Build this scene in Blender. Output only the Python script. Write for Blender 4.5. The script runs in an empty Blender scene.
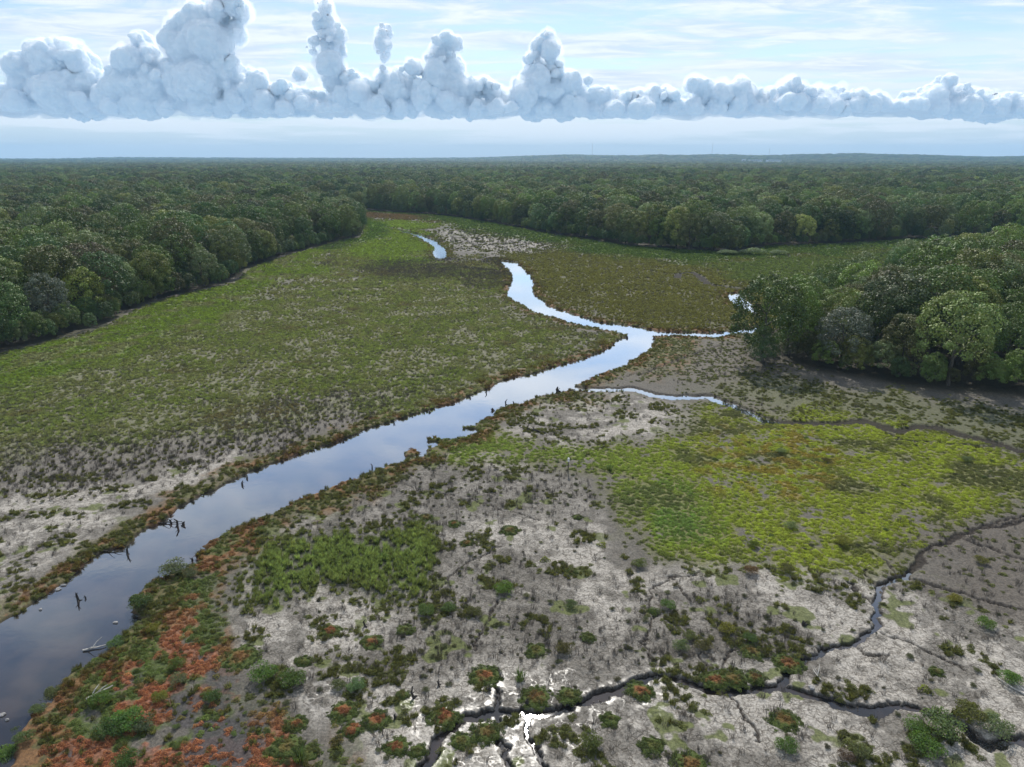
import bpy, bmesh, math, random
import numpy as np
from mathutils import Vector, Matrix
random.seed(7)
RNG = np.random.default_rng(7)
sc = bpy.context.scene
COL = sc.collection
W, H, F = 1024, 767, 723.0
CAMH, PITCH = 36.0, math.radians(17.32)
CP, SP = math.cos(PITCH), math.sin(PITCH)

# ------------------------------------------------------------------ helpers
def at(px, py, z=0.0):
    """ground point (height z) that the surveyed picture point stands for"""
    u, v = (px - 512) / F, (383.5 - py) / F
    dx, dy, dz = u, CP + v * SP, -SP + v * CP
    t = (z - CAMH) / dz
    return (dx * t, dy * t)
def atl(pts, z=0.0): return np.array([at(x, y, z) for x, y in pts])
def to_px(x, y, z=0.0):
    dz = z - CAMH
    f = y * CP - dz * SP; up = y * SP + dz * CP
    return 512 + F * x / f, 383.5 - F * up / f

def hash2(ix, iy, seed):
    h = (ix.astype(np.int64) * 374761393 + iy.astype(np.int64) * 668265263 + seed * 1442695041) & 0xffffffff
    h = ((h ^ (h >> 13)) * 1274126177) & 0xffffffff
    h = h ^ (h >> 16)
    return (h & 0xffffff) / float(0xffffff)
def vnoise(x, y, seed=0):
    ix, iy = np.floor(x), np.floor(y)
    fx, fy = x - ix, y - iy
    fx = fx * fx * (3 - 2 * fx); fy = fy * fy * (3 - 2 * fy)
    ix = ix.astype(np.int64); iy = iy.astype(np.int64)
    a = hash2(ix, iy, seed); b = hash2(ix + 1, iy, seed)
    c = hash2(ix, iy + 1, seed); d = hash2(ix + 1, iy + 1, seed)
    return (a * (1 - fx) + b * fx) * (1 - fy) + (c * (1 - fx) + d * fx) * fy
def fbm(x, y, seed=0, oct=4, gain=.55):
    s, a, t = 0.0, 1.0, 0.0
    for k in range(oct):
        s = s + a * vnoise(x * 2**k + 17.3 * k, y * 2**k - 9.1 * k, seed + k); t += a; a *= gain
    return s / t                       # 0..1
def sstep(a, b, v):
    t = np.clip((v - a) / (b - a), 0, 1); return t * t * (3 - 2 * t)
def seg_dist(x, y, P, closed):
    n = len(P); d2 = np.full(x.shape, 1e18)
    for i in range(n if closed else n - 1):
        ax, ay = P[i][:2]; bx, by = P[(i + 1) % n][:2]
        vx, vy = bx - ax, by - ay
        t = np.clip(((x - ax) * vx + (y - ay) * vy) / (vx * vx + vy * vy + 1e-9), 0, 1)
        d2 = np.minimum(d2, (x - ax - t * vx)**2 + (y - ay - t * vy)**2)
    return np.sqrt(d2)
def inside(x, y, P):
    c = np.zeros(x.shape, bool); n = len(P)
    for i in range(n):
        ax, ay = P[i][:2]; bx, by = P[(i + 1) % n][:2]
        if ay == by: continue
        c ^= ((ay > y) != (by > y)) & (x < (bx - ax) * (y - ay) / (by - ay) + ax)
    return c
def sdf(x, y, P):                       # > 0 inside
    d = seg_dist(x, y, P, True)
    return np.where(inside(x, y, P), d, -d)

# ------------------------------------------------------------------ the survey of the marsh
RIVER = atl([(-140,720),(-60,660),(0,623),(23,609),(59,584),(78,571),(102,553),(125,547),(135,535),(143,527),(164,518),(174,508),(188,498),
 (215,489),(235,477),(266,463),(300,454),(322,445),(345,436),(370,427),(396,419),(422,411),(448,402),(471,394),(489,386),(511,376),
 (537,372),(560,365),(582,360),(597,352),(615,341),(627,334),(605,329),(581,325),(554,317),(534,312),(519,303),(509,295),(511,282),
 (513,274),(507,267),(498,261),(506,260),(517,262),(530,274),(534,286),(534,295),(550,305),(570,313),(597,321),(632,325),(652,329),
 (677,331),(715,332),(745,328),(757,326),(760,331),(752,332.5),(715,336),(677,335.5),(656,337),(649,347),(634,358),(615,367),(597,374.5),(575,384),
 (560,392),(538,396),(520,401.6),(503,405),(494,408),(492,414),(484,418),(475,421),(473,424),(459,425),(457,428),(474,429),(473,432),(464,431),
 (461,435),(445,436),(426,438),(425,441),(436,441),(434,444),(426,446.5),(420,452),(418,455),(406,456),(396,460),(374,467),(350,477),
 (325,487),(297,498),(274,512),(250,522),(227,530),(211,539),(194,553),(192,561),(164,571),(149,582.5),(137,594),(129,610),(143,617),
 (118,634),(115,646),(94,657),(73,671),(52,692),(35,709),(17,726),(7,744),(7,758),(-20,790),(-120,860),(-300,900)])
UPPER = atl([(396,228),(408,230),(420,234),(436,240),(446,248),(447,258),(436,259),(432,252),(434,248),(428,243),(414,236),(398,231)])
POND = atl([(727,293),(739,292),(752,303),(762,316),(749,311),(734,304)])
ISLET = atl([(404,451),(412,447),(420,451),(414,455),(405,455)])
def line(pts, w): return (atl(pts), w)
STREAMS = [
 line([(550,386),(562,385),(579,388),(603,389.5),(632,388),(652,394),(676,397),(711,396),(718,400.5),(737,406.6),(769,421)], 1.1),
 line([(912,572),(906,577),(895,578),(880,586),(876,602),(878,617),(872,630),(853,643),(825,650),(804,662),(790,671),(780,686)], .25),
 line([(415,800),(423,767),(433,750),(444,737),(452,726),(462,718),(481,714),(505,711),(528,712),(552,710),(567,707),(595,698),(626,686),(640,679),(661,675),(679,677),(695,684),(712,691),(726,690),(749,688),(777,687),(796,689),(825,698),(856,709),(870,712),(891,705),(929,711),(950,719),(971,733),(988,744),(1016,740),(1060,737)], .34),
 line([(528,712),(529,722),(530,736),(542,757),(552,780)], .11),
 line([(497,714),(496,722),(499,738),(505,747),(503,754),(510,768)], .12),
 line([(495,712),(500,700),(497,688),(499,676)], .10),
 line([(398,229.5),(385,227)], 1.2),
 line([(640,332),(677,333.3),(715,334),(750,331)], .9),
]
GUL = [ line([(1080,510),(1000,525),(970,531),(959,537),(940,544),(923,550),(921,561),(910,572)], .30),
 line([(769,421),(805,422.5),(835,423.6),(865,420.6),(884,426),(899,432),(917,425.5),(940,428),(966,435.6),(996,443),(1024,452),(1080,466)], .95),
  # dry gullies and channels without water
 line([(910,577),(947,590),(985,601),(1020,608),(1080,618)], 0.136),
 line([(876,606),(862,594),(853,583)], 0.124), line([(879,587),(870,577),(865,568)], 0.112), line([(898,576),(892,568),(885,560)], 0.112),
 line([(884,632),(905,640),(935,655),(960,668)], 0.099), line([(853,643),(868,652),(890,655)], 0.099),
 line([(970,531),(1000,520),(1040,514)], 0.136), line([(959,537),(990,548),(1030,560),(1080,570)], 0.155),
 line([(677,278),(679,274),(692,272.5),(700,277),(707,284),(741,289)], 1.3),
 line([(648,656),(645,640),(652,610),(650,590),(668,576)], 0.093), line([(690,600),(678,585),(668,576),(700,572)], 0.074),
 line([(476,650),(478,640),(486,620),(500,600)], 0.093), line([(440,590),(455,570),(500,545)], 0.074), line([(404,484),(470,500),(540,520)], 0.074),
 line([(870,422),(900,440),(1000,447)], 0.217), line([(700,655),(735,700),(760,740)], 0.074), line([(735,650),(700,690)], 0.074),
 line([(600,470),(640,480)], 0.093), line([(640,375),(700,352),(720,345)], 0.186),
 line([(600,383),(640,372),(700,352)], 0.124),
]
OPEN = atl([(-200,395),(0,352),(51,340),(98,328),(133,309),(156,299),(219,286),(254,266),(289,254),(336,241),(359,237),(364,226),(330,213),(290,205),
 (250,203.5),(300,203),(362,210),(433,214.5),(456,217),(495,223),(534,231),(573,237),(632,246),(690,250),(734,252),(752,248),(764,246),(850,243),(902,239),(1024,237),(1200,238)])
OPEN = np.vstack([OPEN, [(420, 300), (320, 60), (160, -80), (-160, -80), (-190, 60)]])
ISLAND = np.vstack([atl([(747,337),(757,349),(790,362),(820,370),(865,377),(921,388),(1015,394),(1100,400),(1300,410)]),
                    atl([(1200,232),(1100,224),(1000,231),(905,240),(850,252),(816,268),(788,286),(768,304)], 12.5)])

def zone(x, y, px, soft=2.4, wob=6.5, seed=0, fr=.14):
    P = atl(px)
    full = np.zeros(x.shape)
    b = (x > P[:, 0].min() - 24) & (x < P[:, 0].max() + 24) & (y > P[:, 1].min() - 24) & (y < P[:, 1].max() + 24)
    if not b.any(): return full
    full_x = x; x, y = x[b], y[b]
    r = np.hypot(x, y) / 60.0
    s = sdf(x, y, P)
    n = (fbm(x * fr / np.clip(r, .6, 3), y * fr / np.clip(r, .6, 3), seed, 6, .62) - .5) * 2
    s = s + n * wob * np.clip(r, .5, 4)
    full[b] = sstep(-soft * np.clip(r, .5, 4), soft * np.clip(r, .5, 4), s)
    return full

ZP = {
 'left':   [(-300,500),(0,468),(60,452),(130,455),(190,445),(300,422),(440,404),(500,388),(575,362),(632,338),(540,318),(505,300),(500,268),(470,256),(440,262),(420,245),(375,232),(362,240),(340,250),(290,268),(230,296),(150,312),(60,343),(0,358),(-300,425)],
 'leftgrn':[(-100,392),(0,362),(60,345),(150,310),(230,287),(290,262),(300,266),(250,305),(170,342),(60,374),(0,392),(-100,420)],
 'leftpale':[(-200,720),(-200,500),(0,486),(60,478),(120,486),(190,462),(230,452),(190,480),(120,515),(70,545),(30,590),(0,612)],
 'leftdark':[(-200,500),(-200,450),(0,452),(90,440),(180,430),(300,400),(430,385),(440,396),(300,430),(200,468),(120,486),(0,486)],
 'midL':   [(250,330),(330,300),(440,300),(500,320),(520,350),(440,380),(330,395),(240,390),(150,420),(60,430),(0,425),(0,385),(120,360)],
 'upgrn':  [(366,222),(400,218),(430,224),(425,245),(440,262),(400,262),(368,258),(350,252)],
 'brown':  [(250,200),(362,209),(433,215),(450,222),(420,220),(360,218),(300,210)],
 'farband':[(430,213),(495,223),(560,236),(632,246),(734,253),(850,243),(1000,238),(1100,238),(1100,246),(860,252),(740,262),(690,262),(600,255),(520,240),(440,226)],
 'uppale': [(440,232),(500,232),(560,244),(600,252),(560,258),(500,256),(450,252),(436,244)],
 'upright':[(505,262),(560,250),(640,258),(700,264),(800,258),(900,246),(1030,243),(900,270),(830,300),(810,335),(762,330),(755,328),(650,328),(560,308),(536,292)],
 'uprgrn': [(720,262),(800,256),(900,246),(1030,242),(950,262),(860,275),(800,290),(770,292),(740,280)],
 'reeds':  [(374,264),(440,259),(470,258),(503,262),(510,272),(506,290),(480,280),(440,276),(400,276),(376,272)],
 'lpale2': [(290,262),(310,252),(362,246),(366,258),(330,264),(300,270)],
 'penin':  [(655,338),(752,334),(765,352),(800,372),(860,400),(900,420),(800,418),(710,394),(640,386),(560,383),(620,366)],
 'tuss':   [(740,372),(800,376),(860,386),(960,402),(1080,420),(1080,470),(960,440),(900,428),(800,420),(740,402),(700,390)],
 'palemid':[(540,396),(620,394),(690,404),(700,425),(660,440),(600,442),(540,440),(500,432),(510,412)],
 'green':  [(440,440),(480,428),(520,438),(600,440),(680,430),(690,402),(730,404),(775,418),(860,418),(960,434),(1024,448),(1200,462),(1200,545),(1060,524),(960,528),(910,546),(880,568),(840,570),(800,556),(740,563),(690,564),(640,556),(612,520),(585,480),(520,466),(470,458)],
 'bright': [(620,480),(680,468),(720,490),(740,540),(720,556),(680,556),(645,545),(626,515)],
 'orange': [(760,440),(800,432),(850,440),(880,460),(860,490),(800,500),(740,480)],
 'pale':   [(285,522),(380,480),(450,450),(520,465),(600,480),(630,520),(645,556),(740,562),(860,564),(890,560),(1000,600),(1100,640),(1100,700),(1100,860),(400,860),(330,720),(240,650),(228,620),(250,600),(260,560)],
 'scrub':  [(430,490),(560,470),(610,490),(560,520),(470,520),(440,560),(420,640),(440,665),(640,668),(740,650),(790,655),(800,630),(740,612),(690,590),(650,600),(600,640),(540,600),(500,560)],
 'scrub2': [(330,480),(420,455),(560,462),(590,480),(480,500),(420,560),(420,650),(380,660),(390,560),(330,520)],
 'darkR':  [(900,545),(960,520),(1100,500),(1100,640),(1000,620),(930,590),(960,560)],
 'reed':   [(262,568),(300,538),(340,522),(395,530),(420,548),(408,582),(388,606),(368,614),(335,592),(300,590),(262,600)],
 'moss':   [(290,508),(305,512),(270,545),(232,572),(214,598),(228,622),(236,650),(238,690),(262,705),(305,722),(330,770),(320,860),(-140,860),(0,755),(50,690),(115,640),(142,612),(138,592),(165,568),(205,546),(250,520)],
 'bankR':  [(250,518),(330,484),(400,456),(470,430),(500,408),(560,392),(570,398),(520,412),(480,436),(420,458),(350,490),(290,515),(250,540)],
 'bankT':  [(575,384),(615,367),(650,345),(665,338),(668,346),(640,368),(600,384)],
 'shine':  [(395,690),(450,676),(500,664),(560,664),(640,676),(720,664),(740,672),(690,690),(600,715),(560,740),(560,790),(400,790),(420,740),(300,700),(310,672)],
}
def river_sd(x, y):
    r = np.hypot(x, y) / 60.0
    w = (fbm(x * .55, y * .55, 91, 3) - .5) * 1.3 + (fbm(x * .12, y * .12, 92, 2) - .5) * 1.4
    m = sdf(x, y, RIVER) + w * np.clip(r, .6, 1.2)
    m = np.maximum(m, sdf(x, y, UPPER) + w * .8); m = np.maximum(m, sdf(x, y, POND) + w * .8)
    m = np.minimum(m, -(sdf(x, y, ISLET) + w * .3))
    return m
def stream_sd(x, y, L, warp=.6):
    wx = (fbm(x * .9, y * .9, 31, 5, .65) - .5) * 2 * warp; wy = (fbm(x * .9, y * .9, 37, 5, .65) - .5) * 2 * warp
    m = np.full(x.shape, -1e9)
    for P, w in L:
        b = (P[:, 0].min() - 6, P[:, 0].max() + 6, P[:, 1].min() - 6, P[:, 1].max() + 6)
        k = (x > b[0]) & (x < b[1]) & (y > b[2]) & (y < b[3])
        if not k.any(): continue
        ww = w * (0.75 + .6 * fbm(x[k] * .4, y[k] * .4, 55, 2))
        m[k] = np.maximum(m[k], ww - seg_dist(x[k] + wx[k], y[k] + wy[k], P, False))
    return m
def hills(x, y):
    r = np.hypot(x, y); a = np.degrees(np.arctan2(x, y))
    z = np.zeros(x.shape)
    z += sstep(600, 2500, r) * 6 * (fbm(x / 500, y / 500, 5, 3) - .35)
    right = sstep(-5, 6, a) * (1 - .35 * sstep(24, 34, a)) + .25
    z += sstep(3800, 6200, r) * (34 * right + 22 * (fbm(a * .22, r / 2500, 8, 3) - .5) * (0.4 + right))
    z += sstep(7000, 9500, r) * 30 * fbm(a * .12 + 5, r / 4000, 9, 3) * (1 - .4 * right)
    return np.where(y > 0, z, z * .5)
def terrain(x, y, rs=None, ss=None, gs=None):
    rs = river_sd(x, y) if rs is None else rs
    ss = stream_sd(x, y, STREAMS) if ss is None else ss
    gs = stream_sd(x, y, GUL, .7) if gs is None else gs
    d = np.hypot(x, y)
    near = 1 - sstep(300, 600, d)
    z = near * ((fbm(x * .9, y * .9, 3, 4) - .5) * .16 + (fbm(x * .12, y * .12, 4, 3) - .5) * .22) + hills(x, y)
    z = z - .75 * sstep(-.45, .5, rs) - .5 * sstep(-.16, .16, ss) * (z > -.4) - .26 * sstep(-.10, .14, gs)
    z = np.where((gs > -.3) & (rs < -.6) & (ss < -.25), np.maximum(z, WATER_Z + .03), z)
    return z
WATER_Z = -.27

def fields(x, y):
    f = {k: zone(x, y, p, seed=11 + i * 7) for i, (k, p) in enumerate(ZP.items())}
    f['rs'] = river_sd(x, y); f['ss'] = stream_sd(x, y, STREAMS); f['gs'] = stream_sd(x, y, GUL, .7)
    f['open'] = sdf(x, y, OPEN); f['isl'] = sdf(x, y, ISLAND)
    nn = fbm(x * .2, y * .2, 71, 3); edge_g = sstep(1, 3.5, f['open'] + 5 * (nn - .5)) * sstep(18, 9, f['open'] + 8 * (nn - .5)) * (y > 60)
    f['leftgrn'] = np.maximum(f['leftgrn'], edge_g * (x < -20) * (y < 300)); f['farband'] = np.maximum(f['farband'], edge_g * ((y >= 300) | (x > 40)))
    f['left'] = np.maximum(f['left'], f['leftgrn'])
    return f

def mixc(c, col, k):
    k = np.clip(k, 0, 1)[:, None]; return c * (1 - k) + np.array(col)[None, :] * k

def albedo(x, y, f):
    n1 = fbm(x * .35, y * .35, 201, 5); n2 = fbm(x * .09, y * .09, 202, 4); n3 = fbm(x * 1.1, y * 1.1, 203, 4); n4 = fbm(x * .6 + 40, y * .6, 204, 4)
    c = np.ones((len(x), 3)) * np.array([.105, .095, .08])
    pale = np.maximum.reduce([f['pale'], f['leftpale'], f['palemid'], f['uppale'] * .9, f['lpale2'] * .9])
    k = pale * sstep(.30, .58, n1 * .55 + n2 * .45 + .10 * (n3 - .5) + .03) * (1 - .62 * np.maximum(f['scrub'], f['scrub2'] * .7)) * (1 - .6 * f['darkR'])
    k = np.maximum(k, .35 * pale)
    dk = sstep(.48, .60, fbm(x * .28 + 5, y * .28, 230, 5, .7)) * .68
    c = mixc(c, (.37, .342, .30), k * (1 - dk))
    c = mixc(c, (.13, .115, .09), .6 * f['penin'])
    c = mixc(c, (.20, .18, .155), f['leftdark'] * .5)
    green = sstep(.38, .52, n1 * .6 + n4 * .4)
    c = mixc(c, (.145, .142, .085), f['left'] * (.78 + .22 * green))
    c = mixc(c, (.16, .145, .12), f['left'] * sstep(.54, .66, n1 * .4 + n2 * .6) * .75)
    c = mixc(c, (.13, .16, .04), np.maximum(f['leftgrn'], f['upgrn']) * .8)
    c = mixc(c, (.075, .055, .038), f['brown'] * .9)
    c = mixc(c, (.07, .11, .035), f['farband'] * .8)
    c = mixc(c, (.095, .09, .045), f['upright'] * .95)
    c = mixc(c, (.12, .15, .06), f['uprgrn'] * .7)
    c = mixc(c, (.07, .055, .042), f['reeds'] * .8)
    g = f['green'] * sstep(.30, .45, n1 * .5 + n4 * .5)
    c = mixc(c, (.13, .135, .03), g * .75)
    c = mixc(c, (.10, .14, .035), f['bright'] * sstep(.35, .6, n2 + .3 * (n4 - .5)) * .8)
    c = mixc(c, (.20, .13, .03), f['orange'] * sstep(.5, .6, n4) * .5)
    c = mixc(c, (.09, .10, .04), f['tuss'] * .6)
    c = mixc(c, (.10, .085, .07), f['darkR'] * .65)
    c = mixc(c, (.07, .085, .035), f['reed'] * .7)
    # moss flats
    m = f['moss']
    c = mixc(c, (.065, .085, .025), m * sstep(.36, .46, n1 * .6 + n4 * .4 + .06))
    c = mixc(c, (.20, .085, .052), m * sstep(.505, .56, n4 * .6 + n2 * .4) * (.75 + .25 * n3))
    c = mixc(c, (.06, .055, .055), m * sstep(.62, .68, fbm(x * .22 + 9, y * .22, 210, 3)) * .9)
    bank = np.maximum(f['bankR'], f['bankT'])
    c = mixc(c, (.10, .095, .03), bank * .8); c = mixc(c, (.20, .085, .04), bank * sstep(.5, .58, n4) * .7)
    # margin of plants along the river
    mar = sstep(-4.2, -2.2, f['rs'] + (n1 - .5) * 5) * (np.hypot(x, y) < 260)
    c = mixc(c, (.105, .09, .03), mar * .75); c = mixc(c, (.19, .085, .04), mar * sstep(.52, .58, n4) * .6)
    # small mats on the pale mud
    sp = pale * sstep(.66, .70, fbm(x * .5 + 3, y * .5 + 8, 220, 3))
    c = mixc(c, (.09, .105, .03), sp * .9)
    # wet river and stream beds; dry gullies dark mud with bank shade painted in
    wet = np.maximum(sstep(-.35, .0, f['rs']), np.maximum(sstep(-.22, .02, f['ss']), sstep(-.1, .05, f['gs'])))
    c = mixc(c, (.035, .03, .027), wet * .9)
    # woodland floor
    wood = np.maximum(sstep(-3, 3, -f['open']), sstep(-4, 2, f['isl']))
    c = mixc(c, (.05, .045, .03), wood)
    strip = sstep(5, 1.5, f['open']) * (f['open'] > 0) * (np.hypot(x, y) < 280) * (x < 0)
    c = mixc(c, (.15, .135, .11), strip * sstep(.45, .55, n1) * .7)
    r = np.hypot(x, y)
    c = mixc(c, (.035, .05, .022), sstep(650, 900, r))
    return c, wet, pale * (1 - sp), wood

# ------------------------------------------------------------------ materials
def new_mat(name):
    m = bpy.data.materials.new(name); m.use_nodes = True; nt = m.node_tree; nt.nodes.clear()
    out = nt.nodes.new('ShaderNodeOutputMaterial'); return m, nt, out
def N(nt, t, **kw):
    n = nt.nodes.new(t)
    for k, v in kw.items():
        if k.startswith('i_'):
            key = k[2:]; key = int(key) if key.isdigit() else key.replace('_', ' ')
            n.inputs[key].default_value = v
        else: setattr(n, k, v)
    return n
def L(nt, a, b): nt.links.new(a, b)
def math_n(nt, op, a, b=None, clamp=False):
    n = N(nt, 'ShaderNodeMath', operation=op, use_clamp=clamp)
    for i, v in enumerate((a, b)):
        if v is None: continue
        if isinstance(v, (int, float)): n.inputs[i].default_value = v
        else: L(nt, v, n.inputs[i])
    return n.outputs[0]
def mix_col(nt, fac, a, b, mode='MIX'):
    n = N(nt, 'ShaderNodeMix', data_type='RGBA', blend_type=mode, clamp_factor=True)
    for key, v in ((0, fac), (6, a), (7, b)):
        if isinstance(v, (int, float)): n.inputs[key].default_value = v
        elif isinstance(v, tuple): n.inputs[key].default_value = (*v, 1)
        else: L(nt, v, n.inputs[key])
    return n.outputs[2]
def ramp(nt, v, a, b, lo=0.0, hi=1.0):
    n = N(nt, 'ShaderNodeMapRange'); n.interpolation_type = 'SMOOTHSTEP'
    n.inputs[1].default_value = a; n.inputs[2].default_value = b; n.inputs[3].default_value = lo; n.inputs[4].default_value = hi
    L(nt, v, n.inputs[0]); return n.outputs[0]

def ground_material():
    m, nt, out = new_mat('marsh_ground')
    bs = N(nt, 'ShaderNodeBsdfPrincipled'); L(nt, bs.outputs[0], out.inputs[0])
    geo = N(nt, 'ShaderNodeNewGeometry'); pos = geo.outputs['Position']
    a = N(nt, 'ShaderNodeAttribute', attribute_name='albedo')
    w = N(nt, 'ShaderNodeAttribute', attribute_name='masks')     # r wet and gully beds, g pale, b wood
    sep = N(nt, 'ShaderNodeSeparateColor'); L(nt, w.outputs['Color'], sep.inputs[0])
    nz = N(nt, 'ShaderNodeTexNoise', i_Scale=5.0, i_Detail=6.0, i_Roughness=.7); L(nt, pos, nz.inputs['Vector'])
    nz2 = N(nt, 'ShaderNodeTexNoise', i_Scale=1.3, i_Detail=5.0, i_Roughness=.6); L(nt, pos, nz2.inputs['Vector'])
    nz3 = N(nt, 'ShaderNodeTexNoise', i_Scale=2.6, i_Detail=6.0, i_Roughness=.75); L(nt, pos, nz3.inputs['Vector'])
    # drying cracks
    add = N(nt, 'ShaderNodeVectorMath', operation='ADD'); sc_ = N(nt, 'ShaderNodeVectorMath', operation='SCALE'); sc_.inputs[3].default_value = .35
    L(nt, nz2.outputs['Color'], sc_.inputs[0]); L(nt, sc_.outputs[0], add.inputs[0]); L(nt, pos, add.inputs[1])
    v1 = N(nt, 'ShaderNodeTexVoronoi', feature='DISTANCE_TO_EDGE', i_Scale=2.1); L(nt, add.outputs[0], v1.inputs['Vector'])
    v2 = N(nt, 'ShaderNodeTexVoronoi', feature='DISTANCE_TO_EDGE', i_Scale=5.5); L(nt, add.outputs[0], v2.inputs['Vector'])
    v3 = N(nt, 'ShaderNodeTexVoronoi', feature='DISTANCE_TO_EDGE', i_Scale=.42); s3 = N(nt, 'ShaderNodeVectorMath', operation='SCALE'); s3.inputs[3].default_value = 1.1
    a3 = N(nt, 'ShaderNodeVectorMath', operation='ADD'); L(nt, nz2.outputs['Color'], s3.inputs[0]); L(nt, s3.outputs[0], a3.inputs[0]); L(nt, pos, a3.inputs[1]); L(nt, a3.outputs[0], v3.inputs['Vector'])
    cr = math_n(nt, 'MINIMUM', ramp(nt, v1.outputs['Distance'], .0, .10), ramp(nt, v2.outputs['Distance'], -.06, .09))
    cr = math_n(nt, 'MINIMUM', cr, ramp(nt, v3.outputs['Distance'], -.01, .035))
    crk = math_n(nt, 'MAXIMUM', cr, math_n(nt, 'SUBTRACT', 1.0, math_n(nt, 'MULTIPLY', sep.outputs[1], ramp(nt, nz2.outputs[0], .42, .56))))
    base = mix_col(nt, 1.0, a.outputs['Color'], mix_col(nt, crk, (.36, .34, .31), (1, 1, 1)), 'MULTIPLY')
    # grit and litter of many sizes
    v = math_n(nt, 'ADD', ramp(nt, nz.outputs[0], .3, .72, .62, 1.38), ramp(nt, nz3.outputs[0], .35, .68, -.22, .22))
    comb = N(nt, 'ShaderNodeCombineColor'); [L(nt, v, comb.inputs[i]) for i in range(3)]
    base = mix_col(nt, 1.0, base, comb.outputs[0], 'MULTIPLY')
    # dark crumbs of dead roots on the mud
    crumbs = math_n(nt, 'MULTIPLY', ramp(nt, nz3.outputs[0], .53, .60), math_n(nt, 'MULTIPLY', sep.outputs[1], .62))
    base = mix_col(nt, crumbs, base, (.07, .06, .05))
    L(nt, base, bs.inputs['Base Color'])
    wetv = sep.outputs[0]
    rough = math_n(nt, 'SUBTRACT', math_n(nt, 'SUBTRACT', .92, math_n(nt, 'MULTIPLY', wetv, .15)), math_n(nt, 'MULTIPLY', sep.outputs[2], .60)); L(nt, rough, bs.inputs['Roughness'])
    L(nt, math_n(nt, 'SUBTRACT', math_n(nt, 'ADD', .25, math_n(nt, 'MULTIPLY', sep.outputs[2], .12)), math_n(nt, 'MULTIPLY', wetv, .22)), bs.inputs['Specular IOR Level'])
    bmp = N(nt, 'ShaderNodeBump', i_Strength=.9, i_Distance=.055)
    hsum = math_n(nt, 'ADD', math_n(nt, 'MULTIPLY', crk, .45), math_n(nt, 'ADD', nz.outputs[0], nz3.outputs[0]))
    L(nt, math_n(nt, 'SUBTRACT', 1.0, math_n(nt, 'MULTIPLY', sep.outputs[2], .8)), bmp.inputs['Strength']); L(nt, hsum, bmp.inputs['Height']); L(nt, bmp.outputs[0], bs.inputs['Normal'])
    return m

def water_material():
    m, nt, out = new_mat('river_water')
    geo = N(nt, 'ShaderNodeNewGeometry'); pos = geo.outputs['Position']
    n0 = N(nt, 'ShaderNodeTexNoise', i_Scale=.35, i_Detail=5.0); L(nt, pos, n0.inputs['Vector'])
    n1 = N(nt, 'ShaderNodeTexNoise', i_Scale=1.4, i_Detail=3.0); L(nt, pos, n1.inputs['Vector'])
    b = N(nt, 'ShaderNodeBump', i_Strength=.07, i_Distance=.04); L(nt, n1.outputs[0], b.inputs['Height'])
    df = N(nt, 'ShaderNodeBsdfDiffuse'); L(nt, mix_col(nt, ramp(nt, n0.outputs[0], .4, .65), (.020, .019, .020), (.045, .035, .030)), df.inputs[0])
    gl = N(nt, 'ShaderNodeBsdfGlossy'); gl.inputs[0].default_value = (.97, .98, 1, 1); L(nt, ramp(nt, n0.outputs[0], .42, .62, .02, .05), gl.inputs['Roughness']); L(nt, b.outputs[0], gl.inputs['Normal'])
    lw = N(nt, 'ShaderNodeLayerWeight', i_Blend=.5)         # reflectance rises towards grazing angles
    fr = math_n(nt, 'ADD', ramp(nt, lw.outputs['Facing'], .36, .84, 0, .88), .055)
    mx = N(nt, 'ShaderNodeMixShader'); L(nt, fr, mx.inputs[0]); L(nt, df.outputs[0], mx.inputs[1]); L(nt, gl.outputs[0], mx.inputs[2]); L(nt, mx.outputs[0], out.inputs[0])
    return m

def leaf_material(name, trans=.28, rough=.5, rnd=.35, tip=None, spec=.35):
    """leaf colour comes from the plant's own tint, varied leaf by leaf"""
    m, nt, out = new_mat(name)
    a = N(nt, 'ShaderNodeAttribute', attribute_name='tint', attribute_type='INSTANCER')
    oi = N(nt, 'ShaderNodeObjectInfo'); lf = N(nt, 'ShaderNodeAttribute', attribute_name='leaf')
    v = math_n(nt, 'ADD', ramp(nt, oi.outputs['Random'], 0, 1, 1 - rnd, 1 + rnd), ramp(nt, lf.outputs['Fac'], 0, 1, -.35, .35))
    comb = N(nt, 'ShaderNodeCombineColor'); [L(nt, v, comb.inputs[i]) for i in range(3)]
    c = mix_col(nt, 1.0, a.outputs['Color'], comb.outputs[0], 'MULTIPLY')
    hs = N(nt, 'ShaderNodeHueSaturation'); L(nt, c, hs.inputs['Color'])
    L(nt, ramp(nt, lf.outputs['Fac'], 0, 1, .485, .515), hs.inputs['Hue']); c = hs.outputs[0]
    bs = N(nt, 'ShaderNodeBsdfPrincipled', i_Roughness=rough); L(nt, c, bs.inputs['Base Color']); bs.inputs['Specular IOR Level'].default_value = spec
    tr = N(nt, 'ShaderNodeBsdfTranslucent')
    L(nt, mix_col(nt, 1.0, c, (1.2, 1.25, .65), 'MULTIPLY'), tr.inputs[0])
    mx = N(nt, 'ShaderNodeMixShader', i_0=trans); L(nt, bs.outputs[0], mx.inputs[1]); L(nt, tr.outputs[0], mx.inputs[2]); L(nt, mx.outputs[0], out.inputs[0])
    return m
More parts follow.
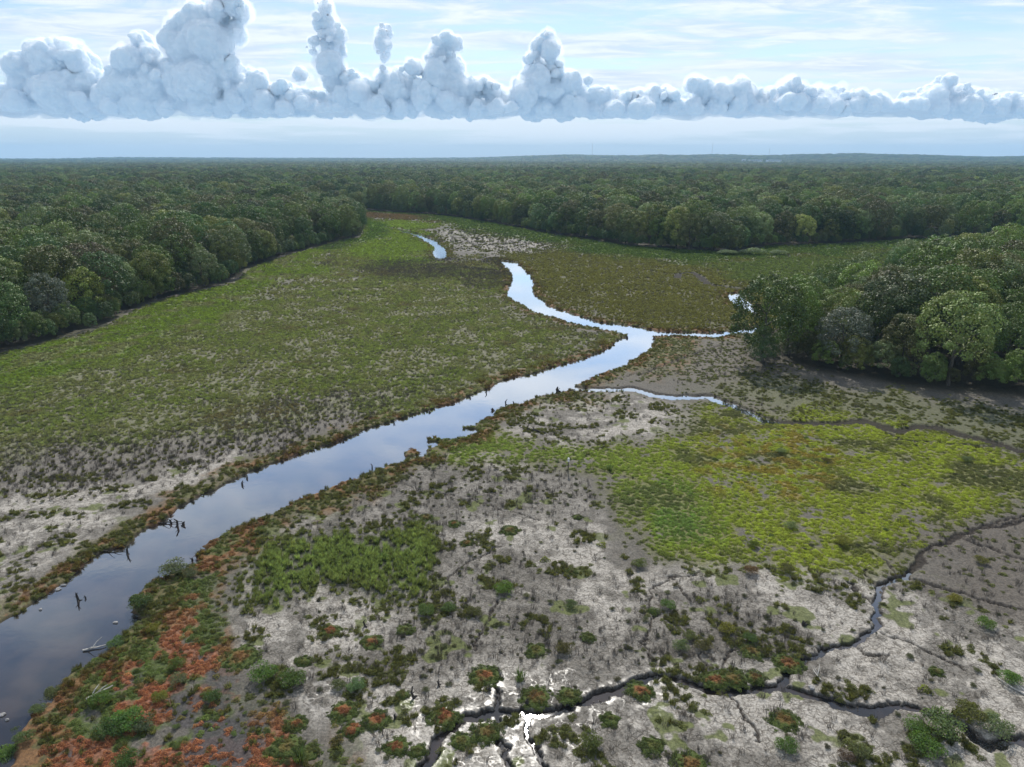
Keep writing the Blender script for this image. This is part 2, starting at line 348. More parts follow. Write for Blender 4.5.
def wood_material(name, c1, c2, sc=6.0, rough=.9):
    m, nt, out = new_mat(name)
    tc = N(nt, 'ShaderNodeTexCoord'); mp = N(nt, 'ShaderNodeMapping'); mp.inputs['Scale'].default_value = (1, 1, .25); L(nt, tc.outputs['Object'], mp.inputs[0])
    n = N(nt, 'ShaderNodeTexNoise', i_Scale=sc, i_Detail=6.0, i_Roughness=.7); L(nt, mp.outputs[0], n.inputs['Vector'])
    bs = N(nt, 'ShaderNodeBsdfPrincipled', i_Roughness=rough); L(nt, mix_col(nt, ramp(nt, n.outputs[0], .35, .65), c1, c2), bs.inputs['Base Color'])
    b = N(nt, 'ShaderNodeBump', i_Strength=.6, i_Distance=.05); L(nt, n.outputs[0], b.inputs['Height']); L(nt, b.outputs[0], bs.inputs['Normal'])
    L(nt, bs.outputs[0], out.inputs[0]); return m
def flat_material(name, col, rough=.8, var=.2, scale=1.0):
    m, nt, out = new_mat(name)
    tc = N(nt, 'ShaderNodeTexCoord'); n = N(nt, 'ShaderNodeTexNoise', i_Scale=scale, i_Detail=4.0); L(nt, tc.outputs['Object'], n.inputs['Vector'])
    bs = N(nt, 'ShaderNodeBsdfPrincipled', i_Roughness=rough)
    lo = tuple(v * (1 - var) for v in col); hi = tuple(min(1, v * (1 + var)) for v in col)
    L(nt, mix_col(nt, n.outputs[0], lo, hi), bs.inputs['Base Color']); L(nt, bs.outputs[0], out.inputs[0]); return m
def moss_material():
    m, nt, out = new_mat('cushion_moss')
    tc = N(nt, 'ShaderNodeTexCoord'); oi = N(nt, 'ShaderNodeObjectInfo')
    ln = N(nt, 'ShaderNodeVectorMath', operation='LENGTH'); L(nt, tc.outputs['Object'], ln.inputs[0])
    geo = N(nt, 'ShaderNodeNewGeometry')
    n = N(nt, 'ShaderNodeTexNoise', i_Scale=1.6, i_Detail=5.0, i_Roughness=.65); L(nt, geo.outputs['Position'], n.inputs['Vector'])
    n2 = N(nt, 'ShaderNodeTexNoise', i_Scale=9.0, i_Detail=3.0); L(nt, geo.outputs['Position'], n2.inputs['Vector'])
    red = N(nt, 'ShaderNodeAttribute', attribute_name='redness', attribute_type='INSTANCER')
    rr = math_n(nt, 'ADD', ln.outputs['Value'], math_n(nt, 'MULTIPLY', math_n(nt, 'SUBTRACT', n.outputs[0], .5), 1.3))
    k = math_n(nt, 'MULTIPLY', ramp(nt, rr, .68, .30), red.outputs['Fac'])
    c = mix_col(nt, n2.outputs[0], (.03, .05, .010), (.085, .105, .026))
    c = mix_col(nt, math_n(nt, 'MULTIPLY', k, ramp(nt, n2.outputs[0], .3, .6, .45, .9)), c, (.22, .075, .035))
    bs = N(nt, 'ShaderNodeBsdfPrincipled', i_Roughness=.9); L(nt, c, bs.inputs['Base Color']); bs.inputs['Specular IOR Level'].default_value = .2
    b = N(nt, 'ShaderNodeBump', i_Strength=.9, i_Distance=.08); L(nt, n2.outputs[0], b.inputs['Height']); L(nt, b.outputs[0], bs.inputs['Normal'])
    L(nt, bs.outputs[0], out.inputs[0]); return m

M_GROUND = ground_material(); M_WATER = water_material()
M_LEAF = leaf_material('tree_leaves', .14, .58, .28, spec=.26); M_HERB = leaf_material('marsh_leaves', .5, .6, .2, spec=.2)
M_BARK = wood_material('bark', (.05, .042, .034), (.13, .115, .095))
M_DEAD = wood_material('wet_dead_wood', (.015, .013, .011), (.05, .042, .035), 8)
M_DRIFT = wood_material('bleached_driftwood', (.30, .28, .25), (.55, .52, .47), 5)
M_STEM = wood_material('dead_stems', (.06, .05, .04), (.15, .125, .10), 3)
M_ROCK = flat_material('pale_rock', (.26, .25, .24), .85, .5, 3)
M_MOSS = moss_material()

def mesh_np(name, verts, faces, mat, smooth=False, attrs=None):
    """faces: (n,3) or (n,4) array"""
    verts = np.asarray(verts, dtype=np.float32); faces = np.asarray(faces, dtype=np.int32)
    me = bpy.data.meshes.new(name); me.vertices.add(len(verts)); me.vertices.foreach_set('co', verts.ravel())
    k = faces.shape[1]; me.loops.add(faces.size); me.loops.foreach_set('vertex_index', faces.ravel())
    me.polygons.add(len(faces)); me.polygons.foreach_set('loop_start', np.arange(0, faces.size, k, dtype=np.int32))
    me.polygons.foreach_set('loop_total', np.full(len(faces), k, dtype=np.int32))
    if smooth: me.polygons.foreach_set('use_smooth', np.ones(len(faces), dtype=bool))
    me.update(calc_edges=True)
    for an, (ty, dom, arr) in (attrs or {}).items():
        at_ = me.attributes.new(an, ty, dom)
        at_.data.foreach_set({'FLOAT': 'value', 'INT': 'value', 'FLOAT_COLOR': 'color', 'FLOAT_VECTOR': 'vector'}[ty], np.asarray(arr, dtype=np.float32 if ty != 'INT' else np.int32).ravel())
    if mat: me.materials.append(mat)
    return me
def link(name, me, parent=None, loc=None):
    o = bpy.data.objects.new(name, me); COL.objects.link(o)
    if parent: o.parent = parent
    if loc is not None: o.location = loc
    return o
def tag(o, label=None, cat=None, group=None, kind=None):
    for k, v in (('label', label), ('category', cat), ('group', group), ('kind', kind)):
        if v: o[k] = v
    return o

# ------------------------------------------------------------------ ground sheet
def build_ground():
    az = np.concatenate([np.radians(np.linspace(-180, -41, 60, endpoint=False)), np.radians(np.linspace(-41, 41, 1080)), np.radians(np.linspace(41, 180, 61)[1:-1])])
    py = np.linspace(800, 203, 800)
    rf = np.array([at(512, p)[1] for p in py])
    r = np.concatenate([np.linspace(2, rf[0], 12, endpoint=False), rf, np.geomspace(rf[-1], 10800, 170)[1:]])
    A, R = np.meshgrid(az, r); x = (R * np.sin(A)).ravel(); y = (R * np.cos(A)).ravel()
    na, nr = len(az), len(r)
    f = fields(x, y); z = terrain(x, y, f['rs'], f['ss'], f['gs'])
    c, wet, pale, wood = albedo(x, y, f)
    rn = np.abs(fbm(x * .8 + .6 * fbm(x * 2, y * 2, 79, 2), y * .8, 77, 4, .6) - .5); rn2 = fbm(x * .3, y * .3, 78, 3)
    shine = f['shine'] * np.maximum(sstep(.035, .012, rn), sstep(.60, .66, fbm(x * 1.3, y * 1.3, 80, 4)) * sstep(.45, .6, rn2)) * sstep(.38, .5, rn2)
    edge_w = f['shine'] * sstep(-.9, -.2, f['ss']) * sstep(.45, .55, fbm(x * 1.6, y * 1.6, 81, 3))
    shine = np.clip(np.maximum(shine, edge_w), 0, 1); wetm = wet
    i = np.arange(nr - 1)[:, None] * na; j = np.arange(na)[None, :]; j2 = (j + 1) % na
    q = np.stack([i + j, i + j2, i + na + j2, i + na + j], -1).reshape(-1, 4)
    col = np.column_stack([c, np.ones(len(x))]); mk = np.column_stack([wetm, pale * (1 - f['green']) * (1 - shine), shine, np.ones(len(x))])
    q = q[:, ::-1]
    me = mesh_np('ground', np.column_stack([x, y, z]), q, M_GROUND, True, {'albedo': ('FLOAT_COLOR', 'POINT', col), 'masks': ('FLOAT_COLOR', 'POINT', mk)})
    tag(link('ground', me), kind='structure')
    # water table: one flat sheet that shows wherever a channel is cut below it
    bm = bmesh.new()
    n = 24
    vs = [[bm.verts.new((-190 + 420 * a / n, 20 + 420 * b / n, WATER_Z)) for b in range(n + 1)] for a in range(n + 1)]
    for a in range(n):
        for b in range(n): bm.faces.new((vs[a][b], vs[a + 1][b], vs[a + 1][b + 1], vs[a][b + 1]))
    me = bpy.data.meshes.new('river_water'); bm.to_mesh(me); bm.free(); me.materials.append(M_WATER)
    tag(link('river_water', me), kind='structure')
build_ground()

# ------------------------------------------------------------------ plants
def leaf_quads(cent, nrm, size, rng, jitter=.6, aspect=1.0):
    n = len(cent)
    nv = nrm + rng.normal(0, jitter, (n, 3)); nv /= np.linalg.norm(nv, axis=1)[:, None] + 1e-9
    t = rng.normal(0, 1, (n, 3)); a = np.cross(nv, t); a /= np.linalg.norm(a, axis=1)[:, None] + 1e-9
    b = np.cross(nv, a); s = (size * rng.uniform(.6, 1.35, n))[:, None]
    a = a * s * .5; b = b * s * .5 * aspect
    sk = rng.uniform(.3, 1.0, (n, 1))
    v = np.stack([cent - a * sk, cent - b, cent + a, cent + b * sk], 1).reshape(-1, 3)
    fcs = np.arange(4 * n).reshape(n, 4)
    return v, fcs, np.repeat(rng.uniform(0, 1, n), 4)
def crown_mesh(seed, rx=4.8, rz=5.6, cz=8.4, nl=62, per=150, lsize=.34, lobe=(1.0, 1.9)):
    rng = np.random.default_rng(seed); C_, N_, L_ = [], [], []
    bumps = rng.normal(0, 1, (5, 3)); bumps /= np.linalg.norm(bumps, axis=1)[:, None]
    for i in range(nl):
        g = (i + .5) / nl; zz = 1 - 1.75 * g; ph = i * 2.39996 + rng.uniform(-.4, .4)
        rr = math.sqrt(max(0, 1 - zz * zz)) if zz > -.2 else math.sqrt(1 - .04) * (1 - .12 * (-zz - .2))
        d = np.array([rr * math.cos(ph), rr * math.sin(ph), zz])
        k = 1 + .20 * max((bumps @ d).max(), 0) - .12 * rng.random()
        lr = rng.uniform(*lobe) * (1.0 if zz > 0 else .85)
        c = np.array([d[0] * (rx - lr * .55) * k, d[1] * (rx - lr * .55) * k, cz + d[2] * (rz - lr * .5) * k])
        dd = rng.normal(0, 1, (per, 3)); dd /= np.linalg.norm(dd, axis=1)[:, None]
        dd += d * .55; dd[:, 2] += .32; dd /= np.linalg.norm(dd, axis=1)[:, None]
        q = c + dd * lr * (rng.uniform(.72, 1.08, (per, 1))) * np.array([1, 1, .82])
        C_.append(q); N_.append(dd); L_.append(np.full(per, rng.random()))
    # inner leaves so that the crown is not hollow
    ni = 500; dd = rng.normal(0, 1, (ni, 3)); dd /= np.linalg.norm(dd, axis=1)[:, None]
    C_.append(np.array([0, 0, cz]) + dd * np.array([rx, rx, rz]) * rng.uniform(.35, .75, (ni, 1))); N_.append(dd); L_.append(np.full(ni, .4))
    cen = np.vstack(C_); v, f, lf = leaf_quads(cen, np.vstack(N_), lsize, rng, .5)
    lf = .55 * lf + .45 * np.repeat(np.concatenate(L_), 4)
    return mesh_np('crown', v, f, M_LEAF, False, {'leaf': ('FLOAT', 'POINT', lf)})
def tube(bm, pts, radii, seg=7):
    rings = []
    for i, (p, r) in enumerate(zip(pts, radii)):
        p = Vector(p); d = (Vector(pts[min(i + 1, len(pts) - 1)]) - Vector(pts[max(i - 1, 0)])).normalized()
        a = d.orthogonal().normalized(); b = d.cross(a)
        if i and (a.dot(la) < 0): a, b = -a, -b
        la = a
        rings.append([bm.verts.new(p + (a * math.cos(t) + b * math.sin(t)) * r) for t in [2 * math.pi * k / seg for k in range(seg)]])
    for r0, r1 in zip(rings, rings[1:]):
        for k in range(seg): bm.faces.new((r0[k], r0[(k + 1) % seg], r1[(k + 1) % seg], r1[k]))
    bm.faces.new(rings[0][::-1]); bm.faces.new(rings[-1])
def trunk_mesh(seed, h=10.0):
    rnd = random.Random(seed); bm = bmesh.new()
    pts = [(0, 0, -.4)]; x = y = 0
    for k in range(1, 6):
        x += rnd.uniform(-.25, .25); y += rnd.uniform(-.25, .25); pts.append((x, y, h * k / 5))
    tube(bm, pts, [.34, .26, .22, .17, .11, .05], 8)
    for k in range(6):
        b = Vector(pts[2 + k % 3]); a = rnd.uniform(0, 6.28); l = rnd.uniform(2.2, 3.6)
        tube(bm, [b, b + Vector((math.cos(a) * l * .5, math.sin(a) * l * .5, l * .45)), b + Vector((math.cos(a) * l, math.sin(a) * l, l * .75))], [.12, .08, .03], 6)
    me = bpy.data.meshes.new('trunk'); bm.to_mesh(me); bm.free(); me.materials.append(M_BARK); return me

CROWNS = [crown_mesh(100 + i, rx=[4.8, 5.3, 4.3, 5.0, 4.6, 5.5, 4.2, 4.9][i], rz=[5.4, 5.2, 5.9, 5.0, 6.0, 5.4, 5.3, 5.7][i], nl=[44, 52, 40, 46, 48, 54, 38, 44][i]) for i in range(8)]
TRUNKS = [trunk_mesh(i) for i in range(4)]

def jitter_grid(x0, x1, y0, y1, s, seed):
    rng = np.random.default_rng(seed)
    gx, gy = np.meshgrid(np.arange(x0, x1, s), np.arange(y0, y1, s * .88))
    gx = gx + (np.arange(gx.shape[0]) % 2)[:, None] * s * .5
    return (gx + rng.uniform(-.36, .36, gx.shape) * s).ravel(), (gy + rng.uniform(-.36, .36, gy.shape) * s).ravel()
TREE_COLS = np.array([(.070, .108, .034), (.052, .090, .032), (.085, .128, .034), (.092, .122, .044), (.098, .128, .066), (.082, .088, .042), (.112, .130, .042), (.060, .100, .044)])

tx, ty = jitter_grid(-1250, 1250, 90, 1600, 8.3, 1)
keep = (np.abs(np.degrees(np.arctan2(tx, ty))) < 41) & (np.hypot(tx, ty) < 1600)
tx, ty = tx[keep], ty[keep]
io, ii = sdf(tx, ty, OPEN), sdf(tx, ty, ISLAND)
keep = (io < -1.5) | (ii > .8)
tx, ty, io, ii = tx[keep], ty[keep], io[keep], ii[keep]
tr = np.hypot(tx, ty); zone_id = np.where(ii > .8, 1, np.where((tx < -30) & (tr < 340), 0, 2))
tpx, tpy = to_px(tx, ty, 10.0)
rng = np.random.default_rng(3)
order = np.argsort(tr + np.where((tpx < -25) | (tpx > 1055), 1e5, 0))
edge = np.minimum(np.abs(io), np.abs(ii))
size = np.clip(rng.normal(1.0, .17, len(tx)), .68, 1.38)
size = np.where(edge < 7, size * .9, size)
size = np.where((zone_id == 1), size * (.90 + .16 * sstep(4, 45, edge)), size)
TREE_COLS = TREE_COLS * np.array([1.42, 1.36, 1.08])
tcol = TREE_COLS[rng.integers(0, len(TREE_COLS), len(tx))] * rng.uniform(.72, 1.38, (len(tx), 1))
WHERE = {0: 'in the wood on the left', 1: 'in the wood on the right', 2: 'in the far wood across the marsh'}
def tone(c):
    if c[0] > c[1] * .96: return 'brownish olive'
    if c[2] > c[1] * .39: return 'grey green'
    return 'mid green' if c[1] > .148 else 'dark green'
special = {}
def near_tree(px, py, z=8):
    x, y = at(px, py, z); d = (tx - x)**2 + (ty - y)**2; return int(np.argmin(d))
for px, py, col, s, lab, z in [
    (122, 288, (.13, .155, .03), .85, 'yellow green tree at the edge of the left wood above the bare strip', 7),
    (20, 305, (.10, .115, .085), .85, 'pale grey green tree at the bottom left edge of the left wood', 6),
    (68, 262, (.085, .075, .04), 1.15, 'brownish leaved tree above the front edge of the left wood', 12),
    (826, 322, (.13, .155, .035), .8, 'yellow green tree on the left side of the right hand wood', 8),
    (893, 295, (.095, .115, .055), 1.1, 'pale green broad tree standing out in the right hand wood', 11),
    (868, 345, (.11, .125, .09), .8, 'small grey leaved tree low on the front of the right hand wood', 5),
    (722, 228, (.10, .12, .05), 1.05, 'pale green tree at the front of the far wood beside the reeds', 9),
    (585, 218, (.10, .13, .05), .95, 'light green tree in the front row of the far wood', 8)]:
    i = near_tree(px, py, z); special[i] = (col, s, lab)
indiv = list(order[:292]) + [i for i in special if i not in set(order[:292])]
tree_first = []
for n, i in enumerate(indiv):
    col, s, lab = tcol[i], size[i], None
    if i in special: col, s, lab = special[i]; col = np.array(col) * 1.35
    root = bpy.data.objects.new('broadleaf_tree', None); COL.objects.link(root)
    root.location = (tx[i], ty[i], float(terrain(np.array([tx[i]]), np.array([ty[i]]))[0])); root.rotation_euler.z = rng.uniform(0, 6.28)
    root.scale = (s * rng.uniform(.9, 1.12), s * rng.uniform(.9, 1.12), s); root.empty_display_size = .5
    row = 'front row' if edge[i] < 9 else 'interior'
    zn = int(zone_id[i])
    if lab is None:
        lab = f'{tone(col)} broadleaf tree {"at the marsh edge" if edge[i] < 9 else "among closed crowns"} {WHERE[zn]}'
        g = f'{tone(col)} trees {"at the edge" if edge[i] < 9 else "inside"} {WHERE[zn]}'
    else: g = 'broadleaf trees around the marsh'
    tag(root, lab, 'tree', g)
    c = link('crown', CROWNS[n % 8 if n < 8 else int(rng.integers(8))], root); c['tint'] = [float(v) for v in col] + [1.0]
    link('trunk', TRUNKS[n % 4], root)
    if n < 8: tree_first.append(c)

# ------------------------------------------------------------------ scattering (stuff)
def scatter(name, protos, pts, rot, scl, tint, label):
    n = len(pts)
    me = bpy.data.meshes.new(name); me.vertices.add(n); me.vertices.foreach_set('co', np.asarray(pts, dtype=np.float32).ravel())
    for an, ty, key, arr in (('rot', 'FLOAT_VECTOR', 'vector', rot), ('scl', 'FLOAT_VECTOR', 'vector', scl), ('tint', 'FLOAT_COLOR', 'color', np.column_stack([tint, np.ones(n)]))):
        a = me.attributes.new(an, ty, 'POINT'); a.data.foreach_set(key, np.asarray(arr, dtype=np.float32).ravel())
    a = me.attributes.new('pid', 'INT', 'POINT'); a.data.foreach_set('value', RNG.integers(0, len(protos), n).astype(np.int32))
    o = link(name, me); tag(o, label, None, None, 'stuff')
    ng = bpy.data.node_groups.new(name, 'GeometryNodeTree')
    ng.interface.new_socket('Geometry', in_out='INPUT', socket_type='NodeSocketGeometry'); ng.interface.new_socket('Geometry', in_out='OUTPUT', socket_type='NodeSocketGeometry')
    gi, go = ng.nodes.new('NodeGroupInput'), ng.nodes.new('NodeGroupOutput')
    ip = ng.nodes.new('GeometryNodeInstanceOnPoints'); ip.inputs['Pick Instance'].default_value = True
    jn = ng.nodes.new('GeometryNodeJoinGeometry')
    for p in protos:
        oi = ng.nodes.new('GeometryNodeObjectInfo'); oi.inputs['Object'].default_value = p; oi.inputs['As Instance'].default_value = True
        ng.links.new(oi.outputs['Geometry'], jn.inputs[0])
    def na(nm, ty):
        a = ng.nodes.new('GeometryNodeInputNamedAttribute'); a.data_type = ty; a.inputs['Name'].default_value = nm; return a.outputs[0]
    e2r = ng.nodes.new('FunctionNodeEulerToRotation')
    ng.links.new(na('rot', 'FLOAT_VECTOR'), e2r.inputs[0])
    ng.links.new(gi.outputs[0], ip.inputs['Points']); ng.links.new(jn.outputs[0], ip.inputs['Instance'])
    ng.links.new(na('pid', 'INT'), ip.inputs['Instance Index']); ng.links.new(e2r.outputs[0], ip.inputs['Rotation']); ng.links.new(na('scl', 'FLOAT_VECTOR'), ip.inputs['Scale'])
    ng.links.new(ip.outputs[0], go.inputs[0])
    md = o.modifiers.new('scatter', 'NODES'); md.node_group = ng
    return o

rest = np.ones(len(tx), bool); rest[indiv] = False
X, Y, S, T = [tx[rest]], [ty[rest]], [np.column_stack([size[rest]] * 3)], [tcol[rest]]
# young trees and skirts of foliage at the foot of the wood edges
ex, ey = jitter_grid(-260, 420, 90, 640, 3.4, 21)
k = (np.abs(np.degrees(np.arctan2(ex, ey))) < 40); ex, ey = ex[k], ey[k]
eo, ei = sdf(ex, ey, OPEN), sdf(ex, ey, ISLAND)
k = ((eo < .3) & (eo > -6)) | ((ei > -.2) & (ei < 6)); ex, ey = ex[k], ey[k]
s = rng.uniform(.22, .48, len(ex)); X.append(ex); Y.append(ey); S.append(np.column_stack([s, s, s * .95])); T.append(TREE_COLS[rng.integers(0, 8, len(ex))] * .95)
for (r0, r1, sp, sm) in ((1600, 4200, 17, 2.0), (4200, 9000, 52, 3.6)):
    gx, gy = jitter_grid(-r1 * .7, r1 * .7, r0 * .6, r1, sp, 31 + sp)
    r = np.hypot(gx, gy); k = (r > r0) & (r < r1) & (np.abs(np.degrees(np.arctan2(gx, gy))) < 39)
    gx, gy = gx[k], gy[k]; s = sm * rng.uniform(.75, 1.25, len(gx))
    X.append(gx); Y.append(gy); S.append(np.column_stack([s, s, np.full(len(gx), 1.05) * rng.uniform(.7, 1.3, len(gx))])); T.append(TREE_COLS[rng.integers(0, 8, len(gx))])
SITES = [(735, 4150, 80), (752, 4160, 80), (724, 4170, 30), (786, 5600, 100), (805, 5600, 80)]
X, Y, S, T = np.concatenate(X), np.concatenate(Y), np.vstack(S), np.vstack(T)
big = 1 + .35 * (fbm(X / 60, Y / 60, 44, 3) - .5) * 2
T = T * big[:, None]
ok = np.ones(len(X), bool)
for px, d, w_ in SITES:
    xs = (px - 512) / F * d / CP; ok &= ~((np.abs(X - xs) < w_ * .6) & (Y > d - 420) & (Y < d + 60))
X, Y, S, T = X[ok], Y[ok], S[ok], T[ok]
Z = hills(X, Y)
R_ = np.column_stack([np.zeros(len(X)), np.zeros(len(X)), rng.uniform(0, 6.28, len(X))])
scatter('woods', tree_first, np.column_stack([X, Y, Z]), R_, S, T, 'closed deciduous woods reaching from behind the marsh to the horizon')

# ---- small marsh plants: prototypes are shrubs and tufts that stand in the foreground
def blades_mesh(name, seed, n=64, h=.62, r=.26, spread=.6, w=.024, mat=M_HERB):
    rng = np.random.default_rng(seed); V, Fc, Lf = [], [], []
    for i in range(n):
        a = rng.uniform(0, 6.28); rr = r * math.sqrt(rng.random()); b = np.array([rr * math.cos(a), rr * math.sin(a), -.03])
        hh = h * rng.uniform(.55, 1.1); a2 = a + rng.normal(0, .5); o = spread * hh * rng.uniform(.1, 1.0)
        m = b + np.array([math.cos(a2) * o * .35, math.sin(a2) * o * .35, hh * .6]); t = b + np.array([math.cos(a2) * o, math.sin(a2) * o, hh * rng.uniform(.8, 1.0)])
        s = np.array([-math.sin(a2 + rng.normal(0, .8)), math.cos(a2), 0]) * w
        k = len(V); V += [b - s, b + s, m + s * .8, m - s * .8, t + s * .15, t - s * .15]; Fc += [(k, k + 1, k + 2, k + 3), (k + 3, k + 2, k + 4, k + 5)]
        Lf += [rng.random()] * 6
    return mesh_np(name, V, Fc, mat, False, {'leaf': ('FLOAT', 'POINT', Lf)})
def bushy_mesh(name, seed, n=2400, r=.75, h=.8, ls=.085, mat=M_HERB, lobes=7):
    rng = np.random.default_rng(seed); C_, N_ = [], []
    for i in range(lobes):
        a = i * 2.4 + rng.uniform(-.4, .4); rr = 0 if i == 0 else r * rng.uniform(.35, .62); lr = r * rng.uniform(.38, .58)
        c = np.array([rr * math.cos(a), rr * math.sin(a), h * rng.uniform(.35, .6)])
        m = n // lobes; d = rng.normal(0, 1, (m, 3)); d /= np.linalg.norm(d, axis=1)[:, None]; d[:, 2] = np.abs(d[:, 2]) * .9 - .15
        C_.append(c + d * lr * rng.uniform(.55, 1.08, (m, 1)) * np.array([1, 1, h / r * .75])); N_.append(d)
    v, f, lf = leaf_quads(np.vstack(C_), np.vstack(N_), ls, rng, .6, .6)
    v[:, 2] = np.maximum(v[:, 2], -.04)
    return mesh_np(name, v, f, mat, False, {'leaf': ('FLOAT', 'POINT', lf)})
def carpet_mesh(name, seed, n=170, r=.36, h=.22, ls=.12):
    rng = np.random.default_rng(seed); a = rng.uniform(0, 6.28, n); q = np.sqrt(rng.random(n)); rr = r * q * (1 + .3 * np.sin(3 * a + seed))
    rr[:3] *= .2; c = np.column_stack([rr * np.cos(a), rr * np.sin(a), h * (1 - q**2) * rng.uniform(.5, 1.1, n) + .02]); nn = np.column_stack([np.cos(a) * q * .6, np.sin(a) * q * .6, np.ones(n)])
    v, f, lf = leaf_quads(c, nn, ls, rng, .45, .7)
    return mesh_np(name, v, f, M_HERB, False, {'leaf': ('FLOAT', 'POINT', lf)})
def sticks_mesh(name, seed, n=14, h=.8, r=.3, w=.016):
    rnd = random.Random(seed); bm = bmesh.new()
    for i in range(n):
        a, q = rnd.uniform(0, 6.28), r * math.sqrt(rnd.random()); b = Vector((q * math.cos(a), q * math.sin(a), -.05)); hh = h * rnd.uniform(.4, 1.1)
        t = b + Vector((rnd.uniform(-.35, .35) * hh, rnd.uniform(-.35, .35) * hh, hh)); tube(bm, [b, (b + t) / 2 + Vector((.03, .02, 0)), t], [w, w * .8, w * .4], 4)
        if rnd.random() < .5: m = b.lerp(t, .6); tube(bm, [m, m + Vector((rnd.uniform(-.2, .2), rnd.uniform(-.2, .2), .18))], [w * .6, w * .3], 4)
    me = bpy.data.meshes.new(name); bm.to_mesh(me); bm.free(); me.materials.append(M_STEM); return me

TUFTS = [blades_mesh('tuft', 1 + i) for i in range(4)]
BUSH = [bushy_mesh('bush', 10 + i) for i in range(5)]
CARP = [carpet_mesh('carpet', 20 + i) for i in range(4)]
STIX = [sticks_mesh('sticks', 30 + i) for i in range(3)]
def gz(x, y): return float(terrain(np.array([x]), np.array([y]))[0])
def place(name, me, px, py, s, tint, label, cat, group, z=None, sz=None):
    x, y = at(px, py); o = link(name, me, None, (x, y, gz(x, y) if z is None else z)); o.rotation_euler.z = random.uniform(0, 6.28)
    o.scale = (s, s, sz or s)
    if tint is not None: o['tint'] = [*tint, 1.0]
    return tag(o, label, cat, group)
GR = (.10, .14, .055); BG = (.10, .16, .045); GG = (.14, .17, .09); YG = (.17, .185, .04); OL = (.12, .12, .05); BR = (.12, .09, .06)
SHR = [ # px, py, size (m radius), colour, label
 (174,574,1.9,GG,'large grey green grassy bush hanging over the right river bank'),(192,576,1.0,GG,'small round bush just right of the large grassy bank bush'),
 (141,606,1.5,GR,'low leafy bush on the river point below the large grassy bush'),(118,641,1.1,GR,'round green bush at the river edge beside the red moss'),
 (54,690,1.05,GR,'upright green bush at the water edge on the lower left bank'),(40,699,.8,GR,'low green clump in the water margin, middle of the lower left bank'),
 (38,711,.8,GR,'bright clump in the water margin left of the red moss flat'),(16,727,.75,GG,'isolated green clump standing in the river at lower left'),
 (26,741,.9,GR,'dull green clump on the wet bank near the bottom left corner'),(4,751,1.2,BG,'bright green bush cut by the bottom left edge of the picture'),
 (178,668,1.0,BG,'round green bush on the moss flat, upper of a pair'),(179,683,.9,GG,'round green bush on the moss flat, lower of a pair'),
 (153,631,.8,YG,'yellow green tuft among red moss near the river point'),(125,725,1.6,BG,'big bright green bush in the middle of the lower left moss flat'),
 (112,731,1.4,GR,'green bush on the left flank of the big bright moss flat bush'),(142,728,1.2,GG,'grey green bush on the right flank of the big bright bush'),
 (101,704,1.1,BG,'leafy green plant around the bleached branch on the moss'),(127,763,1.2,BG,'bright green bush at the bottom edge on the moss flat'),
 (214,700,.9,GR,'green bush at the right edge of the moss flat'),(160,700,.8,YG,'small yellow green bush beside dark wet mud'),
 (263,679,1.55,BG,'dense round green bush on grey mud, left of a matching pair'),(293,684,1.45,BG,'dense round green bush on grey mud, right of a matching pair'),
 (339,688,.85,GG,'small grey green bush by the white wet mud, left one'),(355,690,.95,GG,'small grey green bush by the white wet mud, right one'),
 (426,613,1.1,GR,'green bush on the mud below the tall reed patch'),(449,610,.95,GR,'green bush right of the one below the reed patch'),
 (475,615,.95,OL,'olive bush in the row right of the reed patch'),(504,591,1.3,BG,'bright spreading clump in the middle of the mud flat'),
 (571,606,.8,GR,'lone small bush on pale mud left of the gully'),(565,652,1.0,OL,'olive bush above the shining mud'),
 (591,746,1.1,GR,'green bush low on the mud below the bright stream'),(668,608,1.0,GR,'bush right of the forked gully on pale mud'),
 (654,612,.85,GR,'bush left of the forked gully on pale mud'),(704,648,1.05,OL,'rounded olive bush above the island of moss'),
 (680,648,.95,GG,'dull bush left of the rounded olive bush'),(727,631,1.05,YG,'yellow green bush in the dark scrub'),(750,641,.85,GR,'bush above the moss bank at the stream bend'),
 (690,638,.8,OL,'small bush behind the rounded olive bush'),(785,748,1.05,BG,'bright green bush on mud below the stream junction'),
 (790,528,1.0,GG,'grey green round bush in the green carpet'),(753,547,.9,YG,'light round bush at the lower edge of the green carpet'),(842,544,1.3,YG,'bright pale bush at the lower right edge of the green carpet'),
 (751,573,1.0,BR,'brown bush on the pale cracked mud, left of two'),(786,572,1.0,OL,'olive bush on the pale cracked mud, right of two'),(640,566,1.0,OL,'dark bush at the corner of the green carpet and pale mud'),
 (861,754,1.0,GG,'green bush on the mud near the bottom, left of the stream bank bushes'),(940,732,1.9,GG,'large grey green bush between the lower stream and the bottom right'),
 (926,750,1.6,BG,'bright green bush in front of the large grey green one at bottom right'),(968,718,1.5,OL,'olive topped bush on the stream bank at lower right'),
 (995,732,1.5,GG,'spreading bush overhanging the stream at lower right'),(915,730,1.2,BG,'low bright clump left of the large bush at lower right'),
 (846,758,.8,BR,'dark brown tuft at the bottom edge left of the green bush'),(981,563,1.0,OL,'flat olive clump on dark mud at the right'),(955,601,.9,YG,'small light clump beside the long gully'),
 (985,627,1.1,BG,'bright clump on dark mud near the right edge'),(1010,682,1.2,BG,'bright clump beside the bleached log at the right edge'),(966,461,.9,GG,'pale round bush in the yellow green carpet'),
 (781,453,1.0,GG,'dull round bush in the orange tinted part of the carpet'),(827,462,.9,OL,'dark small bush in the orange tinted part of the carpet'),
]
SH_OBJ = []
